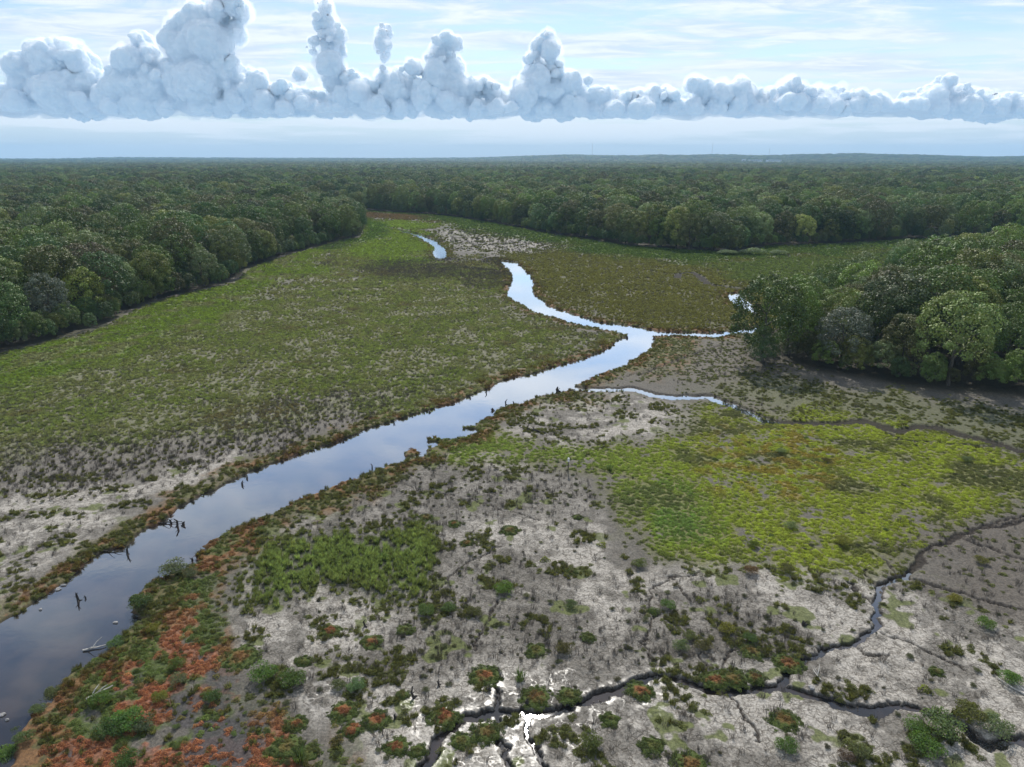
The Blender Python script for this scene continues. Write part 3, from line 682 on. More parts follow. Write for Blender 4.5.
for i, (px, py, s, c, lab) in enumerate(SHR):
    c = tuple(v * random.uniform(.9, 1.15) for v in c)
    o = place('marsh_shrub', BUSH[i % 5], px, py, s / .95, c, lab, 'shrub', 'shrubs scattered over the marsh', sz=s * .95 * random.uniform(.85, 1.1)); SH_OBJ.append(o)
x, y = at(748, 254)
for dx, s, lab in ((-9, 4.5, 'pale grey green willow clump before the far wood, left one'), (1, 5.5, 'pale grey green willow clump before the far wood, middle one'), (11, 4.2, 'pale grey green willow clump before the far wood, right one')):
    o = link('willow_clump', BUSH[int(s) % 5], None, (x + dx, y - 3, 0)); o.scale = (s * 1.4, s, s * .75); o['tint'] = [.14, .175, .12, 1]; tag(o, lab, 'shrub', 'willow clumps before the far wood')
# tufts, carpet plants and stalks that stand alone
TF = [(300,760,'grass tuft at the bottom edge beside round moss cushions'),(383,560,'grass tuft at the right flank of the reed patch'),(520,680,'grass tuft above the shining water'),(610,470,'grass tuft beside the white topped post')]
TF_O = [place('grass_tuft', TUFTS[i], px, py, 1.3, GR, lab, 'grass tuft', 'single grass tufts') for i, (px, py, lab) in enumerate(TF)]
CF = [(545,560,'flat leafy clump alone on pale mud in the middle'),(602,545,'flat leafy clump at the left of the bright green carpet'),(700,600,'flat leafy clump beside the dry gully fork'),(925,690,'flat leafy clump on cracked mud above the lower stream')]
CF_O = [place('leafy_clump', CARP[i], px, py, 1.3, YG, lab, 'ground plant', 'single leafy clumps') for i, (px, py, lab) in enumerate(CF)]
DF = [(548,642,'bundle of dead brown stalks on the mud left of the gully'),(770,715,'bundle of dead brown stalks below the stream junction'),(880,660,'bundle of dead brown stalks right of the dark channel')]
DF_O = [place('dead_stalks', STIX[i], px, py, 1.2, None, lab, 'dead plant', 'bundles of dead stalks') for i, (px, py, lab) in enumerate(DF)]

def sample(n, y_lo, y_hi, seed):
    """random ground points, evenly spread over the surveyed picture area between two lines"""
    rng = np.random.default_rng(seed); px = rng.uniform(-60, 1084, n); py = rng.uniform(y_lo, y_hi, n)
    u, v = (px - 512) / F, (383.5 - py) / F; dx, dy, dz = u, CP + v * SP, -SP + v * CP; t = -CAMH / dz
    return dx * t, dy * t
def world_sample(dens, r0, r1, seed):
    rng = np.random.default_rng(seed); A = math.radians(39); n = int(dens * A * (r1**2 - r0**2))
    r = np.sqrt(rng.uniform(r0**2, r1**2, n)); a = rng.uniform(-A, A, n); return r * np.sin(a), r * np.cos(a)

bx, by, bs_ = [], [], []
for dens, r0, r1, sc_ in ((12, 33, 62, .88), (9, 62, 110, .95), (6, 110, 200, 1.05), (2.6, 200, 330, 1.45), (.9, 330, 620, 2.2)):
    x, y = world_sample(dens, r0, r1, int(r0)); bx.append(x); by.append(y); bs_.append(np.full(len(x), sc_))
x, y, ls = np.concatenate(bx), np.concatenate(by), np.concatenate(bs_)
k = (sdf(x, y, OPEN) > 1) & (sdf(x, y, ISLAND) < 0); x, y, ls = x[k], y[k], ls[k]
f = fields(x, y)
k = (f['rs'] < -.15) & (f['ss'] < -.05) & (f['gs'] < -.12); x, y, ls = x[k], y[k], ls[k]; f = {a: b[k] for a, b in f.items()}
z = terrain(x, y, f['rs'], f['ss'], f['gs'])
n1 = fbm(x * .35, y * .35, 201, 5); n4 = fbm(x * .6 + 40, y * .6, 204, 4); n5 = fbm(x * .18, y * .18, 303, 4); n6 = fbm(x * .05, y * .05, 305, 3)
u = rng.uniform(0, 1, len(x)); n = len(x)
pale = np.maximum.reduce([f['pale'], f['leftpale'], f['palemid'], f['uppale'], f['lpale2']])
nongreen = 1 - f['green']
mar = sstep(-4.0, -1.5, f['rs'] + (n1 - .5) * 4)
blob = sstep(.58, .66, fbm(x * .45 + 3, y * .45 + 8, 220, 3))
# tall grass
pg = np.zeros(n); tg = np.ones((n, 3)) * np.array(OL)
pg = np.maximum(pg, f['left'] * (.22 + .6 * sstep(.38, .60, n1 * .5 + n5 * .5)) * (1 - .6 * f['leftdark']))
pg = np.maximum(pg, f['upright'] * (.35 + .4 * sstep(.4, .55, n1))); pg = np.maximum(pg, f['uprgrn'] * .7); pg = np.maximum(pg, f['farband'] * .6); pg = np.maximum(pg, f['upgrn'] * .6)
pg = np.maximum(pg, f['brown'] * .6); pg = np.maximum(pg, f['reed'] * (.25 + .65 * sstep(.40, .50, n1 * .5 + n4 * .5))); pg = np.maximum(pg, f['leftdark'] * .10); pg = np.maximum(pg, f['moss'] * .05)
pg = np.maximum(pg, mar * .25); pg = np.maximum(pg, f['tuss'] * .25 * sstep(.5, .6, n4)); pg = np.maximum(pg, pale * blob * .35 * nongreen); pg = np.maximum(pg, f['bankR'] * .3)
tg = mixc(tg, (.23, .23, .14), f['left'] * .85); tg = mixc(tg, (.21, .24, .10), f['left'] * sstep(.42, .6, n5)); tg = mixc(tg, (.19, .15, .11), f['left'] * sstep(.58, .66, n6 * .5 + n5 * .5) * .8); tg = mixc(tg, (.19, .25, .055), np.maximum.reduce([f['leftgrn'] * sstep(.35, .5, n5), f['upgrn'], f['midL'] * .3 * sstep(.4, .6, n4)])); tg = mixc(tg, (.15, .10, .07), f['brown'])
tg = mixc(tg, (.175, .165, .065), f['upright'] * .8); tg = mixc(tg, (.12, .16, .06), f['uprgrn'] * .9); tg = mixc(tg, (.07, .12, .035), f['farband'] * .8)
tg = mixc(tg, (.20, .25, .10), f['reed']); tg = mixc(tg, (.12, .09, .035), mar * sstep(.45, .55, n4) * .8)
kg = u < pg
print('grass', kg.sum())
def emit(name, protos, k, scl, tint, label, zs=None, tilt=.12):
    m = int(k.sum()); s = scl * ls[k] * rng.uniform(.65, 1.3, m)
    rot = np.column_stack([rng.normal(0, tilt, m), rng.normal(0, tilt, m), rng.uniform(0, 6.28, m)])
    scatter(name, protos, np.column_stack([x[k], y[k], z[k]]), rot, np.column_stack([s, s, s if zs is None else s * zs]), tint[k] * rng.uniform(.75, 1.25, (m, 1)), label)
hf = np.where(f['reed'] > .5, 1.55, 1.0)[kg]
emit('marsh_grass', TF_O, kg, .70 * hf**.25, tg, 'olive and green marsh grass covering the flats beside the river', .8 * hf)
# low leafy cover
u = rng.uniform(0, 1, n); pc = np.zeros(n); tc_ = np.ones((n, 3)) * np.array((.14, .15, .045))
pc = np.maximum(pc, f['green'] * (.25 + .7 * sstep(.34, .5, n1 * .5 + n4 * .5))); pc = np.maximum(pc, f['bright'] * 1.0); pc = np.maximum(pc, f['tuss'] * (.12 + .75 * sstep(.50, .58, n4)))
pc = np.maximum(pc, np.maximum(f['left'], f['upright'] * .8) * (.2 + .55 * sstep(.4, .58, n1 * .5 + n5 * .5)) * (1 - .6 * f['leftdark'])); pc = np.maximum(pc, f['leftgrn'] * .7); pc = np.maximum(pc, f['moss'] * .75 * sstep(.36, .46, n1 * .6 + n4 * .4)); pc = np.maximum(pc, mar * .6)
pc = np.maximum(pc, np.maximum(f['bankR'], f['bankT']) * .6); pc = np.maximum(pc, pale * blob * .55 * nongreen); pc = np.maximum(pc, f['darkR'] * .06); pc = np.maximum(pc, f['upgrn'] * .5); pc = np.maximum(pc, f['penin'] * (.15 + .4 * sstep(.48, .58, n4)))
pc = np.maximum(pc, f['farband'] * .5)
tc_ = mixc(tc_, (.34, .38, .04), f['green'] * sstep(.34, .52, n5)); tc_ = mixc(tc_, (.18, .27, .05), np.maximum(f['bright'] * sstep(.3, .55, n5 + .3 * (n4 - .5)), .6 * f['green'] * sstep(30, 5, x + .0 * y)))
tc_ = mixc(tc_, (.31, .22, .035), f['orange'] * sstep(.48, .58, n4) * .8); tc_ = mixc(tc_, (.27, .28, .14), f['left'] * .9 * (1 - f['green'])); tc_ = mixc(tc_, (.26, .245, .10), f['upright'] * .8); tc_ = mixc(tc_, (.23, .32, .07), np.maximum.reduce([f['leftgrn'] * sstep(.35, .5, n5), f['upgrn'], f['uprgrn'] * .6, f['farband'] * .6]))
redk = sstep(.505, .56, n4 * .6 + fbm(x * .09, y * .09, 202, 4) * .4)
tc_ = mixc(tc_, (.15, .20, .05), f['moss'] * .8); tc_ = mixc(tc_, (.38, .155, .08), f['moss'] * redk)
tc_ = mixc(tc_, (.20, .095, .04), np.maximum(mar, f['bankR']) * sstep(.50, .58, n4) * .8)
kc = u < pc; print('cover', kc.sum())
emit('ground_cover', CF_O, kc, .72, tc_, 'low yellow green and reddish leafy cover on the mud', .9, .08)
# stalks
u = rng.uniform(0, 1, n)
pd = np.maximum.reduce([f['left'] * .10 * (.4 + 1.2 * sstep(.45, .6, n5)), f['leftdark'] * .32, f['reeds'] * .95, f['upright'] * .07, f['scrub'] * .14, f['scrub2'] * .09, pale * .035, f['uppale'] * .12, f['reed'] * .10, f['darkR'] * .06, f['penin'] * .04])
kd = u < pd; print('stalks', kd.sum())
emit('dead_stems', DF_O, kd, .62, tc_, 'dead brown stems left standing among the marsh plants')
# bushlets
u = rng.uniform(0, 1, n)
pb = np.maximum.reduce([f['scrub'] * .05, f['scrub2'] * .035, f['left'] * .020, f['moss'] * .030, pale * .008 * nongreen, mar * .03, f['green'] * .012, f['bankR'] * .05, f['reed'] * .05, f['tuss'] * .02])
tb = np.ones((n, 3)) * np.array((.11, .12, .065)); tb = mixc(tb, (.12, .16, .055), np.maximum(f['moss'], f['green'])); tb = mixc(tb, (.085, .075, .045), sstep(.5, .6, n4) * .7)
kb = u < pb; print('bushlets', kb.sum())
emit('low_scrub', SH_OBJ[:5], kb, .30 * np.random.default_rng(9).uniform(.5, 1.5, int(kb.sum())), tb, 'small dark scrub dotted over the marsh', .75)

# ------------------------------------------------------------------ moss cushions
def cushion_mesh(seed):
    rng = np.random.default_rng(seed); na, nr = 40, 12; V = [(0, 0, .2)]
    ph = rng.uniform(0, 6.28, 5); am = rng.uniform(.01, .07, 5); rag = rng.uniform(-.05, .05, na)
    for j in range(1, nr + 1):
        q = j / nr
        for i in range(na):
            a = 2 * math.pi * i / na; k = 1 + sum(am[m] * math.sin((m + 2) * a + ph[m]) for m in range(5)) + rag[i] * q; bump = rng.uniform(-.03, .03)
            V.append((q * k * math.cos(a), q * k * math.sin(a), .2 * (1 - q**2.6) - .05 * (q > .99) + bump))
    Fc = []
    bm = bmesh.new(); vs = [bm.verts.new(v) for v in V]
    for i in range(na): bm.faces.new((vs[0], vs[1 + i], vs[1 + (i + 1) % na]))
    for j in range(nr - 1):
        for i in range(na):
            a, b = 1 + j * na + i, 1 + j * na + (i + 1) % na; bm.faces.new((vs[a], vs[a + na], vs[b + na], vs[b]))
    me = bpy.data.meshes.new('cushion'); bm.to_mesh(me); bm.free(); me.materials.append(M_MOSS)
    for p in me.polygons: p.use_smooth = True
    return me
CUSH = [cushion_mesh(i) for i in range(6)]
MAT = [(331,631,1.15,1,'beside the lower edge of the reed patch'),(371,642,1.2,.9,'touching a dark stump on grey mud'),(405,630,1.0,.1,'green, alone right of the stump on grey mud'),(304,662,.9,.1,'small green, above the pair of round bushes'),
 (240,658,1.9,.7,'broad, at the right edge of the moss flat'),(344,712,1.35,1,'red centred, upper of two touching cushions'),(351,731,1.0,1,'red centred, lower of two touching cushions'),(376,721,1.25,1,'right of the two touching cushions'),
 (397,748,1.1,1,'round with a red centre near the bottom edge'),(418,752,.8,.1,'small green beside the bottom stream'),(297,724,1.1,.8,'at the tip of the moss flat'),(287,748,1.3,.3,'dull, near the bottom left of the mud'),(310,752,1.0,.1,'green, near the bottom left of the mud'),
 (444,717,1.5,1,'large, left of the stream bend'),(485,677,1.55,.9,'large, above the shining mud'),(461,742,.95,.2,'green, between the stream and the thin rivulet'),(486,733,1.4,.5,'green, just below the bend of the bright stream'),
 (536,698,1.5,.6,'above the brightest water'),(569,696,1.1,.2,'green, right of the one above the brightest water'),(640,692,1.3,1,'red, on the lower stream bank'),(571,572,.8,.2,'small, on pale mud left of the carpet'),
 (536,651,1.1,.2,'green, in the middle of dark scrub'),(588,638,.8,.1,'small green, above the dark scrub'),(510,531,1.3,.4,'broad, high on the pale mud'),(468,543,.9,.5,'small, in grey scrub above the reed patch line'),(426,517,1.1,.4,'near the fallen log on the upper mud'),
 (454,524,.9,.6,'small brownish, upper mud'),(578,517,.7,.1,'tiny green, upper right of the pale mud'),(715,681,1.35,.9,'left half of the moss island in the stream'),(734,679,1.5,.4,'middle of the moss island in the stream'),(755,677,1.0,.6,'right end of the moss island in the stream'),
 (788,663,1.5,.8,'on the point where the two streams meet'),(752,651,1.4,.4,'above the wet white mud by the streams'),(783,720,1.5,.5,'square looking, below the stream junction'),(652,747,1.1,.1,'green, low on the mud near the bottom'),(691,765,1.5,.6,'cut by the bottom edge'),
 (840,705,.9,.1,'small green, on the lower stream bank'),(610,720,.9,.1,'green, below the lower stream'),(403,695,.6,.2,'tiny, beside the double stump'),(936,672,.7,.2,'small, on cracked mud above the lower stream')]
for i, (px, py, s, red, where) in enumerate(MAT):
    x0, y0 = at(px, py); o = link('moss_cushion', CUSH[i % 6], None, (x0, y0, gz(x0, y0) + .02)); s *= .68; o.scale = (s, s * random.uniform(.85, 1.1), .8); o['redness'] = float(red)
    nm = 'moss cushion'; tag(o, f'moss cushion {where}' if where[0] not in 'gslrb' else f'moss cushion, {where}', 'moss cushion', 'moss cushions on the mud')

qx, qy, qz, qs, qt = [], [], [], [], []
r9 = np.random.default_rng(19)
for (px, py, s, red, where) in MAT:
    x0, y0 = at(px, py); s *= .68; m = int(70 * s * s) + 12; a = r9.uniform(0, 6.28, m); q = np.sqrt(r9.uniform(0, 1.5, m)); g0 = gz(x0, y0)
    qx.append(x0 + s * q * np.cos(a)); qy.append(y0 + s * q * np.sin(a)); qz.append(g0 + np.where(q < 1, .15 * (1 - q**2.6), -.02)); qs.append(r9.uniform(.25, .6, m))
    kk = np.clip((.62 - q + r9.normal(0, .13, m)) * 4, 0, 1) * red; qt.append(mixc(np.ones((m, 3)) * np.array((.10, .13, .035)), (.27, .105, .05), kk) * r9.uniform(.7, 1.3, (m, 1)))
qx, qy, qz, qs, qt = map(np.concatenate, (qx, qy, qz, qs, qt)); m = len(qx)
scatter('moss_sprigs', CF_O, np.column_stack([qx, qy, qz]), np.column_stack([r9.normal(0, .1, m), r9.normal(0, .1, m), r9.uniform(0, 6.28, m)]), np.column_stack([qs, qs, qs]), qt, 'small leafy sprigs growing over and around the moss cushions')

# ------------------------------------------------------------------ stumps, snags, logs, rocks
def stump_mesh(seed, h=1.0, r=.16, roots=4, mat=M_DEAD):
    rnd = random.Random(seed); bm = bmesh.new()
    tube(bm, [(0, 0, -.5), (0, 0, .05), (rnd.uniform(-.08, .08), rnd.uniform(-.08, .08), h * .6), (rnd.uniform(-.2, .2), rnd.uniform(-.2, .2), h)], [r * 1.5, r * 1.15, r * .8, r * .3], 9)
    for k in range(roots):
        a = rnd.uniform(0, 6.28); l = rnd.uniform(.35, .8); tube(bm, [(0, 0, .2), (math.cos(a) * l * .5, math.sin(a) * l * .5, .08), (math.cos(a) * l, math.sin(a) * l, -.25)], [r * .7, r * .45, r * .2], 6)
    for k in range(2):
        a = rnd.uniform(0, 6.28); b = h * rnd.uniform(.3, .7); tube(bm, [(0, 0, b), (math.cos(a) * .3, math.sin(a) * .3, b + .3)], [r * .4, r * .12], 6)
    for v in bm.verts: v.co += Vector([rnd.uniform(-.018, .018) for _ in range(3)])
    me = bpy.data.meshes.new('stump'); bm.to_mesh(me); bm.free(); me.materials.append(mat); return me
def log_mesh(seed, l=2.5, r=.09, br=2, mat=M_DRIFT):
    rnd = random.Random(seed); bm = bmesh.new(); pts = [(l * (k / 5 - .5), rnd.uniform(-.1, .1) * l * .3, r * .6 + rnd.uniform(0, .08)) for k in range(6)]
    tube(bm, pts, [r * (1 - .12 * k) for k in range(6)], 8)
    for k in range(br):
        b = Vector(pts[1 + k]); a = rnd.uniform(-1, 1); tube(bm, [b, b + Vector((.35, .3 * a, .3)), b + Vector((.7, .55 * a, .45))], [r * .6, r * .4, r * .15], 6)
    me = bpy.data.meshes.new('log'); bm.to_mesh(me); bm.free(); me.materials.append(mat); return me
def rock_mesh(seed):
    rnd = random.Random(seed); bm = bmesh.new(); bmesh.ops.create_icosphere(bm, subdivisions=3, radius=1)
    for v in bm.verts:
        n_ = math.sin(v.co.x * 3 + seed) * .12 + math.sin(v.co.y * 4.1 + seed * 2) * .1 + rnd.uniform(-.05, .05); v.co *= 1 + n_ * 1.6; v.co.z *= .5
    me = bpy.data.meshes.new('rock'); bm.to_mesh(me); bm.free(); me.materials.append(M_ROCK); return me
STUMPS = [stump_mesh(i, [1.0, .75, 1.3, .6, .9][i], [.15, .2, .12, .24, .16][i]) for i in range(5)]
ST = [(177,524,1.5,2,'tallest dark snag of the cluster in the river by the left bank'),(171,521,1.1,0,'left snag of the cluster in the river'),(183,523,1.2,1,'right snag of the cluster in the river'),(165,521,.8,3,'low dark stump between the snag cluster and the bank'),
 (127,552,1.3,2,'single pointed snag in the river beside a sunken branch'),(78,598,1.3,2,'leaning dark snag in the lower river'),(85,596,.7,0,'tiny snag right of the leaning one in the lower river'),(192,558,.9,4,'dark stump at the right bank by the grassy bush'),
 (242,483,1.1,0,'dark stump in the river below the left bank, lower of two'),(247,477,.9,1,'dark stump in the river below the left bank, upper of two'),(343,440,1.1,3,'dark stump on the left bank in mid river'),(203,494,.6,4,'small stump on the left bank between two bends'),
 (430,411,1.1,3,'round dark stump on the left bank in mid river'),(486,391,1.2,2,'dark stump on the left bank before the wide reach'),(470,397,.9,1,'low stump left of the one before the wide reach'),(493,409,1.5,3,'bulky stump at the right bank notch'),
 (506,403,1.3,2,'upright stump on the right bank, left of two'),(514,404,1.1,0,'upright stump on the right bank, right of two'),(558,390,2.0,1,'thick stump where the small stream leaves the river'),(394,422,1.0,4,'stump on the left bank upstream of the spits'),
 (412,414,.9,0,'small stump on the left bank opposite the spits'),(528,429,1.1,2,'leaning stump on the pale mud by the dark log'),(365,626,.9,2,'dark stump above a red moss cushion'),(414,698,1.1,2,'double trunked stump by the white wet mud'),
 (439,685,.8,0,'slender stump left of the large cushion'),(489,691,.9,3,'dark stump under the large cushion'),(527,704,.9,1,'stump at the edge of the brightest water'),(395,718,.8,0,'small stump in the wet mud near three cushions'),
 (804,625,1.1,3,'dark stump alone on pale cracked mud'),(661,676,.7,3,'dark stump on the far bank of the lower stream'),(372,466,.9,2,'brown snag on the right bank at mid river'),(350,477,.8,1,'brown snag on the right bank left of another'),(300,497,.7,0,'small snag on the right bank above the reed patch'),
 (627,337,1.6,3,'dark stump on the tip of the left bank at the confluence'),(536,373,.9,0,'stump in the water by the left bank at the wide reach')]
for i, (px, py, s, k, lab) in enumerate(ST):
    x0, y0 = at(px, py); g_ = gz(x0, y0); o = link('tree_stump', STUMPS[k], None, (x0, y0, max(g_, WATER_Z - .1))); s *= .72; o.scale = (s * .9, s * .9, s * .8); o.rotation_euler = (random.uniform(-.2, .2), random.uniform(-.2, .2), random.uniform(0, 6.28))
    tag(o, lab, 'stump', 'dead stumps along the river')
LG = [(532,431,4.2,.13,M_DEAD,2.6,'dark fallen log on pale mud beside the spits'),(1016,690,2.6,.10,M_DRIFT,2.0,'bleached white log at the right edge of the picture'),(817,675,1.1,.06,M_DRIFT,1.7,'short bleached stick standing out by the stream junction'),
 (100,694,1.8,.09,M_DRIFT,.9,'grey bleached branch lying over the moss flat'),(94,646,1.6,.08,M_DRIFT,.4,'grey log floating by the lower river bank'),(170,521,2.4,.07,M_DEAD,.1,'dark branch lying flat by the snag cluster'),(115,549,2.2,.07,M_DEAD,.1,'sunken branch reaching from the left bank'),
 (452,399,1.3,.06,M_DEAD,2.2,'thin branch in the water by the left bank')]
for i, (px, py, l, r, m, rot, lab) in enumerate(LG):
    x0, y0 = at(px, py); o = link('fallen_log', log_mesh(50 + i, l, r, 2, m), None, (x0, y0, max(gz(x0, y0), WATER_Z) + .02)); o.rotation_euler.z = rot; tag(o, lab, 'log', 'driftwood')
for i, (px, py, s, lab) in enumerate([(58,587,.42,'white boulder at the water edge of the left bank'),(63,583,.35,'darker boulder touching the white one'),(115,620,.3,'pale flat rock just under the river surface'),(1,712,.35,'pale rock in the river at the left edge of the picture'),
    (6,717,.25,'small rock beside the one at the left edge'),(40,607,.25,'small stone on the lower left bank'),(812,688,.4,'rounded stone in the stream junction')]):
    x0, y0 = at(px, py); o = link('boulder', rock_mesh(i + 3), None, (x0, y0, max(gz(x0, y0), WATER_Z) + .04)); s *= .58; o.scale = (s, s * .8, s); tag(o, lab, 'rock', 'rocks at the waterline')
# post with a white cap
root = bpy.data.objects.new('marker_post', None); COL.objects.link(root); x0, y0 = at(568, 473); root.location = (x0, y0, gz(x0, y0)); tag(root, 'weathered post with a white top standing on pale mud', 'post')
bm = bmesh.new(); tube(bm, [(0, 0, -.3), (.01, 0, .8), (.03, .01, 1.5)], [.07, .06, .055], 10); me = bpy.data.meshes.new('post'); bm.to_mesh(me); bm.free(); me.materials.append(M_BARK); link('pole', me, root)
bm = bmesh.new(); tube(bm, [(.03, .01, 1.5), (.03, .01, 1.52), (.03, .01, 1.95), (.03, .01, 2.0)], [.06, .12, .12, .05], 12); me = bpy.data.meshes.new('cap'); bm.to_mesh(me); bm.free(); me.materials.append(flat_material('white_paint', (.78, .78, .76))); link('cap', me, root)

# ------------------------------------------------------------------ far buildings and masts
M_WHITE = flat_material('white_cladding', (.85, .86, .87), .6, .03, .02); M_ROOFG = flat_material('grey_roof', (.45, .47, .5), .6, .1, .02); M_GLASS = flat_material('dark_window', (.05, .06, .08), .2, .1); M_STEEL = flat_material('mast_steel', (.3, .3, .32), .5, .1)
def box(bm, x0, x1, y0, y1, z0, z1):
    v = [bm.verts.new(p) for p in ((x0,y0,z0),(x1,y0,z0),(x1,y1,z0),(x0,y1,z0),(x0,y0,z1),(x1,y0,z1),(x1,y1,z1),(x0,y1,z1))]
    for q in ((0,3,2,1),(4,5,6,7),(0,1,5,4),(1,2,6,5),(2,3,7,6),(3,0,4,7)): bm.faces.new([v[i] for i in q])
def part(name, parent, m, boxes):
    bm = bmesh.new(); [box(bm, *b) for b in boxes]; me = bpy.data.meshes.new(name); bm.to_mesh(me); bm.free(); me.materials.append(m); return link(name, me, parent)
def shed(px, py, dist, w, h, d, mw, lab):
    u = (px - 512) / F; y0 = dist; x0 = u * dist / CP * 1.0
    dep = (py - 157.9) / F * (1 / 1.0); z0 = CAMH - math.tan(dep) * dist - h
    r = bpy.data.objects.new('industrial_building', None); COL.objects.link(r); r.location = (x0, y0, z0); tag(r, lab, 'building', 'pale buildings on the far hills')
    part('wall', r, mw, [(-w / 2, w / 2, 0, d, -14, h)])
    part('roof', r, M_ROOFG, [(-w / 2 - .6, w / 2 + .6, -.6, d + .6, h + .01, h + 1.2)])
    nwin = 7
    for k in range(nwin):
        c = -w / 2 + w * (k + .5) / nwin; part('window', r, M_GLASS, [(c - w * .045, c + w * .045, -.25, .2, h * .35, h * .7)])
shed(735, 159.4, 4150, 66, 10, 40, M_WHITE, 'long white building in the trees at the horizon, left of the row')
shed(752, 159.6, 4160, 74, 8, 40, M_WHITE, 'low white shed next to the long white building at the horizon')
shed(724, 159.1, 4170, 18, 11, 20, M_WHITE, 'small white block at the left end of the horizon buildings')
shed(786, 155.2, 5600, 130, 14, 50, M_ROOFG, 'wide grey building higher on the hill at the horizon, left of two')
shed(805, 155.5, 5600, 90, 12, 50, M_ROOFG, 'grey building higher on the hill at the horizon, right of two')
for px, top, lab in ((585, 145, 'thin radio mast on the horizon above the middle of the far wood'), (694, 144.5, 'thin radio mast on the horizon left of the white buildings'), (746, 150, 'short mast on the horizon above the white buildings')):
    d = 5800.0; x0 = (px - 512) / F * d / CP; ht = CAMH + (157.9 - top) / F * d * 1.05
    r = bpy.data.objects.new('radio_mast', None); COL.objects.link(r); r.location = (x0, d, 0); tag(r, lab, 'radio mast', 'radio masts on the horizon')
    bm = bmesh.new(); 
    for k in range(3):
        a = k * 2.094; tube(bm, [(math.cos(a) * 1.5, math.sin(a) * 1.5, 0), (math.cos(a) * .7, math.sin(a) * .7, ht)], [.35, .25], 5)
    for q in range(0, int(ht), 9):
        for k in range(3):
            a, b = k * 2.094, (k + 1) * 2.094; tube(bm, [(math.cos(a) * 1.2, math.sin(a) * 1.2, q), (math.cos(b) * 1.2, math.sin(b) * 1.2, q + 9)], [.15, .15], 4)
    me = bpy.data.meshes.new('mast'); bm.to_mesh(me); bm.free(); me.materials.append(M_STEEL); link('tower', me, r)
    bm = bmesh.new(); tube(bm, [(0, 0, ht - 4), (0, 0, ht + 6)], [.4, .2], 6); me = bpy.data.meshes.new('antenna'); bm.to_mesh(me); bm.free(); me.materials.append(M_STEEL); link('antenna', me, r)

# ------------------------------------------------------------------ cumulus bank
CD = 15500.0
BL = [(35,78,20),(50,62,17),(62,54,14),(75,67,16),(85,85,18),(100,92,12),(40,95,18),(65,95,20),(15,98,16),(-10,100,14),(-35,96,16),(-60,92,20),(-90,96,18),
 (140,42,8),(135,62,13),(150,60,12),(128,85,19),(155,85,19),(145,100,18),(110,100,12),
 (187,27,14),(200,20,14),(213,12,12),(230,0,12),(238,10,8),(190,50,20),(212,45,21),(231,32,11),(185,80,21),(205,85,22),(225,75,18),(170,65,11),(240,92,14),(226,-12,9),
 (255,92,13),(270,97,13),(285,94,11),(300,98,11),(316,100,11),(246,76,7),(262,82,8),
 (325,9,6.5),(326,22,8),(334,34,10),(333,50,10),(331,65,12),(335,80,13),(315,42,4),(313,52,4),(350,82,11),(360,92,11),(345,98,12),(302,76,6),
 (382,31,6),(383,43,7),(384,56,4),(385,78,9),(375,88,11),(400,74,7),(395,92,13),(415,68,7),(412,84,10),
 (440,50,8),(447,41,6),(456,45,6),(437,62,11),(452,65,11),(440,80,15),(455,85,13),(425,96,13),(470,91,11),(485,87,8),(495,96,10),(508,99,9),
 (549,38,5.5),(540,47,7),(550,52,7),(536,65,11),(551,70,11),(535,85,16),(552,90,15),(570,82,9),(580,90,10),(565,98,12),(524,95,13),(595,98,10),(612,98,9),
 (626,104,9),(640,100,10),(655,96,9),(670,96,9),(690,86,6),(704,91,11),(720,94,11),(738,91,11),(752,97,11),(775,97,11),(790,89,8),(800,96,11),(820,98,11),(838,96,8),(855,101,9),(875,104,8),(895,109,6),
 (915,101,9),(930,97,10),(944,83,6),(945,93,11),(960,96,10),(975,99,9),(990,100,8),(1005,103,8),(1022,103,8),(1042,101,9),(1065,98,11),(1090,100,12)]
